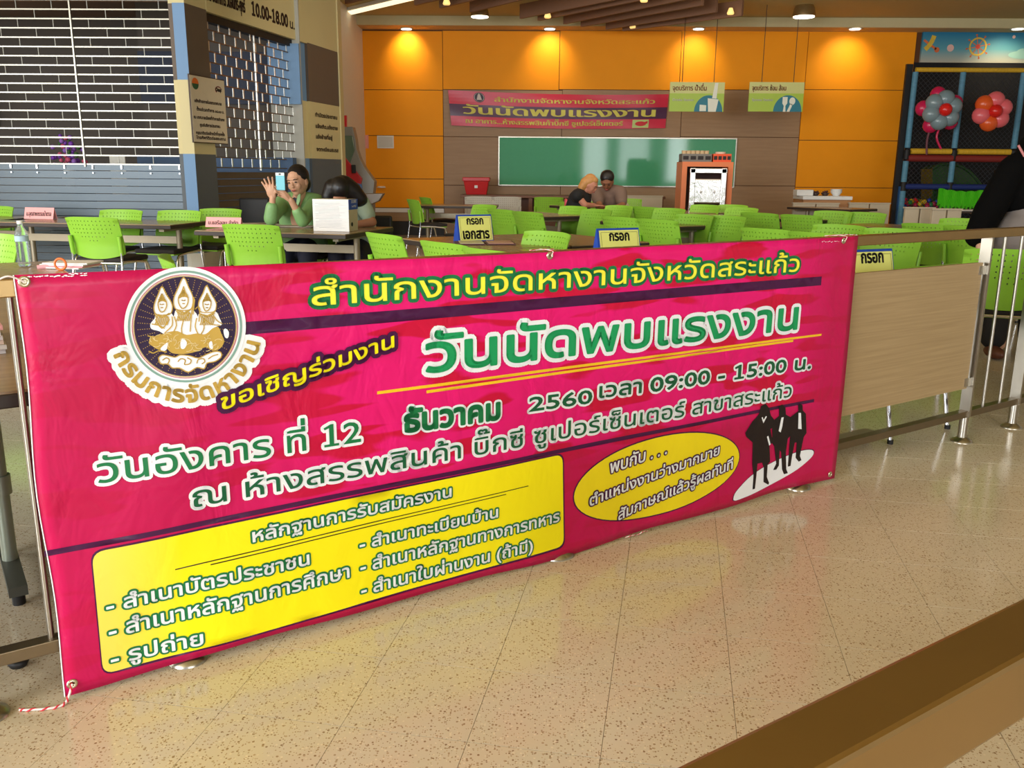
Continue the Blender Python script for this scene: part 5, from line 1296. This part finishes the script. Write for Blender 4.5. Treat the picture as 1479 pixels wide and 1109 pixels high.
# bottle on the table behind the rail
p = at_z(36, 384.5, .742); bt = empty('water_bottle', (p.x, p.y, .742), 0, 'clear plastic water bottle with blue label on the table behind the handrail', 'bottle')
PET = mat('clear plastic', (226, 236, 240), .08, trans=.9); PET.node_tree.nodes['Principled BSDF'].inputs['IOR'].default_value = 1.2
pr = [(.026, 0), (.032, .006)]
for k in range(7): pr += [(.033, .012 + k * .016), (.0305, .02 + k * .016)]
pr += [(.033, .13), (.033, .16), (.028, .185), (.016, .205), (.0135, .212), (.0135, .222)]
MB().lathe(pr, n=24).build('bottle_body', PET, bt); MB().lathe([(.015, .222), (.015, .238)], n=16).build('cap', WHITE, bt)
MB().lathe([(.0335, .132), (.0335, .160)], n=24).build('label_band', mat('pale blue band', (170, 200, 214), .4), bt)
# magazines, tape, on the same table
p = at_z(100, 386, .742); mg_ = empty('magazine_pile', (p.x, p.y, .742), math.radians(-6), 'low pile of white and pink leaflets behind the handrail', 'leaflets')
for k in range(4): MB().box((.01 * (k % 2), .008 * k, .004 + k * .007), (.24, .17, .0065), Matrix.Rotation(.05 * (k - 1.5), 3, 'Z')).build('leaflet', mat('leaflet %d' % (k == 1), ((240, 234, 234), (222, 150, 160))[k == 1], .5), mg_)
p = at_z(92.5, 389, .742); tp = empty('tape_roll', (p.x, p.y - .03, .742), math.radians(5), 'orange ring of tape standing on edge behind the handrail', 'tape')
mb = MB(); n = 20
for k in range(n):
    pass
mb.rod([(.028 * math.cos(2 * PI * k / 20), 0, .03 + .028 * math.sin(2 * PI * k / 20)) for k in range(21)], .006, 8).build('ring', mat('orange tape', (240, 120, 50), .4), tp)
p = at_z(62, 388, .742); tag(MB().rod([(p.x - .03, p.y, .748), (p.x + .03, p.y + .03, .752)], .012, 8).build('pink_wrapper', mat('pink wrapper', (244, 180, 190), .5)), 'pale pink wrapper beside the orange tape ring', 'wrapper')
# low table and heap of papers glimpsed beside the banner's edge
ph = at_z(14, 562, .66); lt = empty('side_table', (0, 0, 0), 0, 'low dark-edged side table glimpsed between the picture edge and the banner', 'table')
a = RANG; ux, uy = RU, -RN
c = ph - ux * .42 + uy * .27; lt.location = (c.x, c.y, 0); lt.rotation_euler = (0, 0, a)
MB().box((0, 0, .64), (.9, .5, .036)).build('tabletop', EDGE, lt, bevel=.004)
for sx in (-1, 1):
    MB().rod([(sx * .38, .0, .06), (sx * .38, .0, .62)], .022, 14).build('column', mat('grey green metal', (150, 156, 140), .4, .5), lt); MB().rod([(sx * .38, 0, .28), (sx * .38, 0, .34)], .03, 14).build('collar', mat('grey green metal', (150, 156, 140), .4, .5), lt)
    MB().box((sx * .38, 0, .05), (.05, .46, .03)).build('foot_bar', mat('dark olive bar', (70, 70, 60), .5), lt)
    for sy_ in (-1, 1): MB().rod([(sx * .38, sy_ * .2, 0), (sx * .38, sy_ * .2, .036)], .018, 10).build('glide', BLACK, lt)
np_ = empty('newspaper_pile', (c.x + ux.x * .28, c.y + ux.y * .28, .658), a, 'tall pile of newspapers and magazines on the low side table', 'newspapers')
for k in range(12):
    col_ = ((206, 200, 200), (196, 190, 186), (214, 206, 204), (214, 150, 150), (200, 176, 160))[(k * 3) % 5 if k > 6 else k % 3]
    MB().box((random.uniform(-.01, .01), random.uniform(-.01, .01) + .02, .008 + k * .0135), (.3, .38, .0125), Matrix.Rotation(random.uniform(-.06, .06), 3, 'Z')).build('newspaper', mat('newsprint %d%d%d' % col_, col_, .7, noise_s=30, noise_a=.2), np_)
tag(MB().box((c.x + ux.x * .3 + uy.x * .05, c.y + ux.y * .3 + uy.y * .05, .658 + .165 + .035), (.26, .2, .065), Matrix.Rotation(a, 3, 'Z')).build('mint_box', mat('mint card', (156, 206, 186), .5), bevel=.004), 'mint green box on top of the newspaper pile', 'box')
tag(MB().lathe([(.02, 0), (.026, .012), (.02, .02), (.008, .02)], c=at_z(27, 961, 0), n=14).build('rubber_glide', BLACK), 'small black rubber ring lying on the floor beside the banner', 'rubber ring')
# dark back of a padded seat beside the first woman, black seat behind the second
def dark_chair(px, py, rz, label, w=.42, h=.42, ztop=.86):
    p = at_z(px, py, ztop); t = empty('padded_chair', (p.x, p.y, 0), math.radians(rz), label, 'chair', 'black padded chairs')
    MB().box((0, 0, ztop - h / 2), (w, .05, h)).build('backrest', BLACK, t, bevel=.02); MB().box((0, .23, .45), (w, .44, .06)).build('seat', BLACK, t, bevel=.02)
    for sx in (-1, 1):
        for y in (.03, .42): MB().rod([(sx * (w / 2 - .03), y, 0), (sx * (w / 2 - .03), y, .45)], .012, 8).build('leg', CHROME, t)
    return t
dark_chair(367, 286, 165, 'black padded chair back beside the woman holding the phone', .4, .4, .92)
# ================================================================ people
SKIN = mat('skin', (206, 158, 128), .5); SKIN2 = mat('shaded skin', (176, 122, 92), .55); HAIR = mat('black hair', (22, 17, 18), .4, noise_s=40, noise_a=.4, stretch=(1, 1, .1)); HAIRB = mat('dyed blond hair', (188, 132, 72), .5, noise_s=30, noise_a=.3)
LIP = mat('lips', (176, 84, 84), .5); EYEM = mat('dark eye', (30, 22, 20), .3)
def body_mesh(name, chains, balls, voxel, m, parent, smooth=6):
    """tapered limbs and rounded masses fused into one continuous surface"""
    mb = MB()
    for pts, rs in chains:
        pts = [Vector(p) for p in pts]
        for i in range(len(pts) - 1):
            mb.rod([pts[i], pts[i + 1]], [rs[i], rs[i + 1]], 14)
            mb.ball(pts[i], rs[i] * .995, 12)
        mb.ball(pts[-1], rs[-1], 12)
    for b in balls:
        mb.ball(b[0], b[1], 20, rot=b[2] if len(b) > 2 else None)
    me = mb.mesh('tmp', m); o = bpy.data.objects.new('tmp', me); COL.objects.link(o)
    r = o.modifiers.new('r', 'REMESH'); r.mode = 'VOXEL'; r.voxel_size = voxel; r.use_smooth_shade = True
    s = o.modifiers.new('s', 'SMOOTH'); s.factor = .5; s.iterations = smooth
    dg = bpy.context.evaluated_depsgraph_get(); m2 = bpy.data.meshes.new_from_object(o.evaluated_get(dg)); bpy.data.objects.remove(o)
    if not m2.materials: m2.materials.append(m)
    m2.name = name
    ob = bpy.data.objects.new(name, m2); COL.objects.link(ob); ob.parent = parent
    return ob
def hand(w, palm, fdir, side, spread=.25, curl=.2, s=1., thumb=1):
    """five fingers and a palm: w wrist, palm = knuckle centre, fdir finger direction, side = direction from index to little finger"""
    w, k, f, sd = Vector(w), Vector(palm), Vector(fdir).normalized(), Vector(side).normalized(); n = f.cross(sd).normalized()
    ch = []
    for i, (o, ln) in enumerate(((-.03, .068), (-.010, .076), (.010, .070), (.028, .055))):
        b = k + sd * o * s; d = (f + sd * o * spread * 25 * s).normalized(); m1 = b + d * ln * .5 * s; e = m1 + (d + n * curl).normalized() * ln * .5 * s
        ch.append(([w + sd * o * .5 * s, b, m1, e], [.013 * s, .0105 * s, .0085 * s, .007 * s]))
    tb = w + (k - w) * .35 - sd * .025 * s; t1 = tb + (f * .6 - sd * .8 * thumb + n * .2).normalized() * .04 * s; t2 = t1 + (f * .9 - sd * .35 + n * .3).normalized() * .034 * s
    ch.append(([w, tb, t1, t2], [.014 * s, .013 * s, .011 * s, .008 * s]))
    return ch, [((w + k) / 2, (.038 * s, .016 * s, (k - w).length * .62), Matrix((sd, n, (k - w).normalized())).transposed())]
def head_balls(c, R_, s=1.):
    T = lambda x, y, z: Vector(c) + R_ @ Vector((x, y, z)) * s   # face towards -y
    return [(Vector(c), (.078 * s, .098 * s, .112 * s), R_), (T(0, -.022, -.045), (.062 * s, .072 * s, .072 * s), R_), (T(0, -.05, -.088), (.034 * s, .034 * s, .03 * s), R_),
            (T(0, -.096, -.022), (.011 * s, .018 * s, .026 * s), R_), (T(0, -.101, -.038), (.015 * s, .014 * s, .011 * s), R_), (T(.077, .0, -.018), (.01 * s, .02 * s, .03 * s), R_), (T(-.077, .0, -.018), (.01 * s, .02 * s, .03 * s), R_),
            (T(.032, -.066, -.036), (.026 * s, .022 * s, .03 * s), R_), (T(-.032, -.066, -.036), (.026 * s, .022 * s, .03 * s), R_), (T(0, -.087, -.066), (.024 * s, .014 * s, .012 * s), R_), (T(0, -.082, .022), (.05 * s, .02 * s, .014 * s), R_)]
def face_parts(c, R_, parent, s=1.):
    T = lambda x, y, z: Vector(c) + R_ @ Vector((x, y, z)) * s
    for sx in (-1, 1):
        MB().ball(T(sx * .030, -.0915, -.004), (.0125 * s, .005 * s, .0055 * s), 10, rot=R_).build('eye', EYEM, parent)
        MB().rod([T(sx * .016, -.0985, .016), T(sx * .032, -.0965, .021), T(sx * .046, -.086, .016)], .0032 * s, 6).build('eyebrow', HAIR, parent)
    MB().ball(T(0, -.099, -.067), (.021 * s, .008 * s, .0075 * s), 12, rot=R_).build('lips', LIP, parent)
def rotm(yaw=0, pitch=0, roll=0):
    return Matrix.Rotation(math.radians(yaw), 3, 'Z') @ Matrix.Rotation(math.radians(pitch), 3, 'X') @ Matrix.Rotation(math.radians(roll), 3, 'Y')

# --- woman holding up a phone
YB = 8.35
def at3(x, y, Y): return at_y(x, y, Y)
w1 = empty('person', (0, 0, 0), 0, 'seated woman in a mint green jacket holding up a light blue phone', 'person')
hc = at3(430, 260.5, YB); HR = rotm(-14, 8, -6); hs = 1.13
sh_c = at3(430, 289, YB + .06); shR = sh_c + Vector((.17, .02, -.01)); shL = sh_c + Vector((-.15, .04, -.02)); hip = Vector((sh_c.x + .03, YB + .16, .52))
neck = hc + Vector((.012, .035, -.11))
elL = at3(391, 316, YB - .30); elR = at3(437, 318.5, YB - .30)
wrL = at3(394, 285, YB - .34); wrR = at3(420, 289, YB - .40)
kn1, b1 = hand(wrL, wrL + Vector((-.014, -.01, .085)), (-.1, -.05, 1), (.95, -.1, .05), .5, .1, 1.18, 1)
kn1, b1 = hand(wrL, wrL + Vector((-.02, -.01, .085)), (-.30, -.05, 1), (-.95, .1, -.25), .32, .15, 1.18, 1)
ph_c = at3(405, 262, YB - .46)
kn2, b2_ = hand(wrR, wrR + Vector((-.055, -.03, .055)), (-1, -.25, .35), (.25, -.1, -1), .1, .9, 1.12, .6)
body_mesh('body', [([neck, hc + Vector((0, .02, -.05))], [.052, .055]), ([sh_c + Vector((0, 0, -.02)), neck], [.07, .052]), ([elL, wrL], [.04, .026]), ([elR, wrR], [.04, .026])] + kn1 + kn2, head_balls(hc, HR, hs) + b1 + b2_ + [(sh_c + Vector((0, .02, -.16)), (.13, .09, .18))], .0042, SKIN, w1, 3)
face_parts(hc, HR, w1, hs)
JM = mat('mint jacket', (128, 172, 110), .45, noise_s=9, noise_a=.2, bump=.9)
body_mesh('jacket', [([shR, elR, elR.lerp(wrR, .45)], [.075, .062, .05]), ([shL, elL, elL.lerp(wrL, .55)], [.075, .064, .056]), ([shL, sh_c + Vector((-.05, .03, .02)), sh_c + Vector((.06, .03, .02)), shR], [.07, .062, .062, .075]), ([sh_c + Vector((-.09, .06, -.05)), hip + Vector((-.07, 0, 0))], [.125, .15]), ([sh_c + Vector((.09, .06, -.05)), hip + Vector((.07, 0, 0))], [.125, .15])], [], .011, JM, w1, 5)
MB().prism([(-.06, .0), (0, -.16), (.05, .0), (0, .03)], sh_c + Vector((.0, -.10, -.0)), (1, .0, 0), (0, -.1, 1), (0, -1, 0), .012).build('undershirt', mat('navy undershirt', (44, 38, 48), .7), w1, bevel=.003)
for s in (-1, 1): MB().prism([(0, -.11), (s * .045, -.01), (s * .05, .05), (s * .028, .055), (s * .012, 0)], sh_c + Vector((s * .012, -.118, .01)), (1, 0, 0), (0, .1, 1), (0, -1, 0), .012).build('collar', JM, w1, bevel=.003)
body_mesh('hair', [], [(hc + HR @ Vector((0, .020, .026)) * hs, (.088 * hs, .103 * hs, .104 * hs), HR), (hc + HR @ Vector((0, .075, -.03)) * hs, (.07 * hs, .05 * hs, .08 * hs), HR), (hc + HR @ Vector((0, .11, -.03)) * hs, (.045, .045, .045), HR)], .007, HAIR, w1, 5)
body_mesh('trousers', [([hip, Vector((hip.x - .1, YB - .25, .50)), Vector((hip.x - .1, YB - .3, .06))], [.14, .09, .06]), ([hip, Vector((hip.x + .12, YB - .25, .50)), Vector((hip.x + .12, YB - .3, .06))], [.14, .09, .06])], [], .014, mat('navy trousers', (30, 30, 50), .8), w1)
for s in (-.1, .12): MB().ball((hip.x + s, YB - .36, .045), (.045, .11, .045), 12).build('shoe', BLACK, w1)
ph = empty('phone', tuple(ph_c), math.radians(-6), 'light blue smartphone held up in front of the woman in mint green', 'phone')
MB().box((0, 0, 0), (.082, .009, .15)).build('phone_case', mat('sky blue case', (110, 196, 214), .35), ph, bevel=.004); MB().box((0, -.001, .062), (.078, .011, .024)).build('camera_strip', WHITE, ph); MB().box((0, -.007, .062), (.018, .004, .012)).build('lens', BLACK, ph)
# her seat
# --- woman with bowed head behind the box file
w2 = empty('person', (0, 0, 0), 0, 'seated woman with long black hair bowing her head behind the box file', 'person')
hc2 = at3(490, 278, YB - .1); HR2 = rotm(10, 48, 4)
sc2 = at3(503, 296, YB + .14); s2R = at3(521, 293, YB + .05); s2L = at3(478, 297, YB + .1); el2 = at3(538, 321, YB - .02); wr2 = at3(505, 325, YB - .15); el2b = at3(470, 322, YB - .1); hip2 = Vector((sc2.x + .06, YB + .35, .5))
k3, b3 = hand(wr2, wr2 + Vector((-.08, -.03, .0)), (-1, -.3, 0), (0, -1, .1), .1, .3, 1.1)
body_mesh('body', [([hc2 + Vector((0, .06, -.03)), sc2], [.05, .06]), ([s2R.lerp(el2, .5), el2, wr2], [.045, .042, .028]), ([s2L, el2b, wr2 + Vector((-.1, .02, 0))], [.05, .042, .028])] + k3, head_balls(hc2, HR2, 1.12) + b3, .0065, SKIN2, w2, 3)
face_parts(hc2, HR2, w2, 1.12)
TM = mat('grey mint shirt', (166, 186, 164), .7, noise_s=8, noise_a=.1)
body_mesh('shirt', [([s2R, s2R.lerp(el2, .62)], [.085, .072]), ([s2L, s2L.lerp(el2b, .6)], [.08, .07]), ([s2L, sc2, s2R], [.08, .09, .085]), ([sc2 + Vector((-.05, .05, -.05)), hip2 + Vector((-.06, 0, .0))], [.13, .16]), ([sc2 + Vector((.06, .05, -.05)), hip2 + Vector((.08, 0, 0))], [.13, .16])], [], .012, TM, w2, 5)
hb_ = [(hc2 + HR2 @ Vector((0, .01, .03)) * 1.12, (.098, .112, .125), HR2), (hc2 + Vector((0, .05, .015)), (.115, .1, .10))]
body_mesh('hair', [([hc2 + Vector((-.05, -.02, .04)), hc2 + Vector((-.095, -.03, -.03)), hc2 + Vector((-.11, -.03, -.15))], [.09, .065, .04]), ([hc2 + Vector((.03, .03, .05)), hc2 + Vector((.10, .06, .005)), hc2 + Vector((.17, .08, -.06)), sc2 + Vector((.12, .02, -.04))], [.11, .10, .075, .05])], hb_, .009, HAIR, w2, 7)
body_mesh('trousers', [([hip2, Vector((hip2.x - .12, YB - .15, .5)), Vector((hip2.x - .12, YB - .2, .06))], [.15, .09, .06]), ([hip2, Vector((hip2.x + .06, YB - .15, .5)), Vector((hip2.x + .06, YB - .2, .06))], [.15, .09, .06])], [], .014, mat('navy trousers', (30, 30, 50), .8), w2)
for s in (-.12, .06): MB().ball((hip2.x + s, YB - .28, .045), (.045, .11, .045), 12).build('shoe', BLACK, w2)
c_ = dark_chair(545, 323, 176, 'black padded chair behind the bowed woman', .34, .4, .82)
c_.location = (hip2.x + .12, hip2.y + .2, 0)
c_2 = gch  # the first woman sits on a green chair like the others
quick_copy(gk, gch, (hip.x, YB + .12, 0), PI, 'green chair on which the phone-holding woman sits', 'green perforated chairs in the food hall')

# --- man in grey and blond-haired person at the far table
YM = 12.9
w3 = empty('person', (0, 0, 0), 0, 'man with short black hair in a grey brown shirt bending over the far table', 'person')
hm = at3(877, 261, YM); HM = rotm(-10, 34, 0); sc = at3(881, 276, YM + .1); sR = at3(896, 278, YM); sL_ = at3(862, 280, YM + .05); e1 = at3(899, 297, YM - .2); r1 = at3(884, 300.5, YM - .42); e2 = at3(866, 298, YM - .2); r2 = at3(874, 300.5, YM - .4); hp = Vector((sc.x, YM + .3, .5))
k5, b5 = hand(r1, r1 + Vector((-.07, -.05, .01)), (-1, -.6, 0), (0, -1, 0), .1, .3, 1.1)
SK3 = mat('brown skin', (150, 98, 70), .55)
body_mesh('body', [([hm + Vector((0, .05, -.06)), sc], [.055, .07]), ([sR.lerp(e1, .5), e1, r1], [.055, .045, .03]), ([sL_, e2, r2], [.055, .045, .03])] + k5, head_balls(hm, HM, 1.1) + b5, .01, SK3, w3, 3)
face_parts(hm, HM, w3, 1.1)
SM = mat('grey brown shirt', (124, 100, 88), .8)
body_mesh('shirt', [([sR, sR.lerp(e1, .7)], [.1, .08]), ([sL_, sL_.lerp(e2, .6)], [.1, .08]), ([sL_, sc, sR], [.09, .1, .1]), ([sc + Vector((0, .06, -.08)), hp], [.19, .2])], [], .016, SM, w3, 5)
body_mesh('hair', [], [(hm + HM @ Vector((0, .02, .045)) * 1.1, (.102, .112, .095), HM), (hm + Vector((0, .03, .09)), (.09, .09, .06))], .01, HAIR, w3, 3)
body_mesh('trousers', [([hp, Vector((hp.x - .12, YM - .2, .5)), Vector((hp.x - .12, YM - .2, .05))], [.16, .1, .07]), ([hp, Vector((hp.x + .12, YM - .2, .5)), Vector((hp.x + .12, YM - .2, .05))], [.16, .1, .07])], [], .018, mat('navy trousers', (30, 30, 50), .8), w3)
quick_copy(gk, gch, (hp.x, hp.y - .02, 0), PI, 'green chair on which the man in grey sits', 'green perforated chairs in the food hall')
YN = 12.1
w4 = empty('person', (0, 0, 0), 0, 'person with dyed blond hair in a black vest leaning towards the man in grey', 'person')
hn = at3(853, 266, YN); HN = rotm(65, 30, 0); sc4 = at3(842, 281, YN + .05); q1_ = at3(834, 283, YN - .1); q2_ = at3(846, 283, YN + .15); e3 = at3(845, 296, YN - .1); r3 = at3(858, 297, YN + .05); hp4 = Vector((sc4.x - .14, YN + .1, .52))
k6, b6 = hand(r3, r3 + Vector((.07, .02, 0)), (1, .2, 0), (0, -1, 0), .1, .3, 1.1)
PSK = mat('rosy skin', (196, 130, 104), .55)
body_mesh('body', [([hn + Vector((-.05, 0, -.06)), sc4], [.05, .06]), ([q1_, e3, r3], [.05, .042, .028]), ([q2_, e3 + Vector((.04, .2, 0)), r3 + Vector((.02, .12, 0))], [.05, .042, .028])] + k6, head_balls(hn, HN, .98) + b6, .01, PSK, w4, 3)
face_parts(hn, HN, w4, .98)
body_mesh('vest', [([q1_ + Vector((0, 0, 0)), sc4 + Vector((-.03, 0, .0)), q2_], [.085, .1, .085]), ([sc4 + Vector((-.04, 0, -.07)), hp4], [.16, .18])], [], .016, mat('black vest', (18, 16, 18), .8), w4, 5)
body_mesh('hair', [([hn + Vector((-.06, 0, .02)), hn + Vector((-.11, 0, -.04)), hn + Vector((-.11, 0, -.11))], [.08, .06, .035])], [(hn + HN @ Vector((0, .03, .035)), (.088, .092, .095), HN), (hn + Vector((.05, -.02, .045)), (.05, .06, .05))], .01, HAIRB, w4, 3)
body_mesh('trousers', [([hp4, Vector((hp4.x + .38, YN, .5)), Vector((hp4.x + .4, YN, .05))], [.15, .09, .06]), ([hp4, Vector((hp4.x + .38, YN + .2, .5)), Vector((hp4.x + .4, YN + .2, .05))], [.15, .09, .06])], [], .018, mat('navy trousers', (30, 30, 50), .8), w4)
pk = at3(820, 286, YN + .3); t = empty('padded_chair', (pk.x, pk.y, 0), PI / 2 + PI, 'pink chair behind the person with blond hair', 'chair')
PKM = mat('pink plastic', (226, 70, 90), .4)
MB().box((0, -.02, .72), (.42, .04, .36)).build('backrest', PKM, t, bevel=.015); MB().box((0, .22, .44), (.42, .42, .05)).build('seat', PKM, t, bevel=.015)
for sx in (-1, 1):
    for y in (.03, .4): MB().rod([(sx * .18, y, 0), (sx * .18, y, .44)], .013, 8).build('leg', CHROME, t)
p = at_z(893, 298, .742); t = empty('open_book', (p.x, p.y, .742), math.radians(30), 'open pale book held up on the far table by the man in grey', 'book')
MB().box((0, 0, .05), (.34, .008, .2), Matrix.Rotation(math.radians(-55), 3, 'X')).build('pages', mat('pale pages', (196, 196, 160), .7), t); MB().box((0, .01, .046), (.35, .006, .21), Matrix.Rotation(math.radians(-55), 3, 'X')).build('cover', mat('dull cover', (120, 110, 90), .7), t)
p = at_z(872, 299.5, .742); tag(MB().box((p.x, p.y, .785), (.1, .06, .085)).build('small_box', mat('red white carton', (214, 120, 110), .5), bevel=.006), 'small red and white carton on the far table between the two readers', 'box')
p = at_z(880, 299.5, .742); tag(MB().ball((p.x + .03, p.y, .79), (.09, .08, .05), 12).build('black_pouch', BLACK), 'black pouch beside the carton on the far table', 'pouch')

# --- black-clad person at the picture's edge
w5 = empty('person', (0, 0, 0), 0, 'standing person in a long black veil and sleeves, cut by the picture edge', 'person')
YV = 6.3
bx5 = at3(1499, 250, YV).x; hd5 = Vector((bx5 + .02, YV - .02, 1.56)); s5 = Vector((bx5, YV + .04, 1.34))
sl5 = at3(1466, 238, YV); el5 = at3(1428, 306, YV - .05); cu5 = at3(1412, 340, YV - .12); wr5 = cu5 + Vector((-.0, -.05, -.07))
k7, b7 = hand(wr5, wr5 + Vector((-.01, -.02, -.085)), (-.1, -.1, -1), (0, -1, 0), .1, .3, 1.1)
body_mesh('body', [([hd5 + Vector((0, .02, -.05)), s5], [.055, .07]), ([s5, Vector((bx5, YV + .04, .95))], [.12, .12]), ([Vector((bx5 - .06, YV + .04, .95)), Vector((bx5 - .08, YV, .5)), Vector((bx5 - .10, YV, .09))], [.1, .065, .045]), ([Vector((bx5 + .06, YV + .04, .95)), Vector((bx5 + .08, YV, .5)), Vector((bx5 + .10, YV, .09))], [.1, .065, .045]), ([sl5 + Vector((.02, 0, 0)), el5, wr5], [.05, .04, .028])] + k7, head_balls(hd5, rotm(-60, 10, 0), 1.05) + b7, .01, SKIN, w5, 3)
face_parts(hd5, rotm(-60, 10, 0), w5, 1.05)
VEIL = mat('black veil', (9, 8, 8), .95, spec=.1)
body_mesh('veil', [([hd5 + Vector((.04, .035, .015)), s5 + Vector((0, 0, .06)), s5 + Vector((0, 0, -.22))], [.122, .14, .22]), ([s5 + Vector((.02, 0, .02)), sl5 + Vector((-.0, 0, -.03)), el5, cu5], [.12, .105, .10, .085]), ([s5 + Vector((0, .0, -.1)), Vector((bx5 + .04, YV + .04, 1.1))], [.2, .18])], [], .013, VEIL, w5, 5)
body_mesh('grey_tunic', [([Vector((bx5, YV + .02, 1.12)), Vector((bx5, YV + .02, .72))], [.175, .2])], [(Vector((bx5 - .02, YV - .02, .86)), (.24, .17, .2))], .014, mat('grey tunic', (128, 118, 112), .8, noise_s=6, noise_a=.15, bump=.4), w5, 4)
body_mesh('trousers', [([Vector((bx5 - .09, YV + .04, .8)), Vector((bx5 - .12, YV, .45)), Vector((bx5 - .15, YV, .14))], [.13, .1, .09]), ([Vector((bx5 + .08, YV + .04, .8)), Vector((bx5 + .1, YV, .45)), Vector((bx5 + .12, YV, .14))], [.13, .1, .09])], [], .014, mat('dark trousers', (26, 22, 24), .8), w5)
for s in (-.17, .12): MB().ball((bx5 + s, YV - .08, .045), (.05, .125, .045), 14).build('shoe', mat('brown shoe', (96, 52, 34), .5), w5)
pp5 = at3(1474, 219, YV - .22); MB().rod([pp5 + Vector((-.02, 0, .04)), pp5 + Vector((.03, 0, -.03))], .008, 6).build('pink_trim', mat('pink trim', (206, 130, 130), .6), w5)
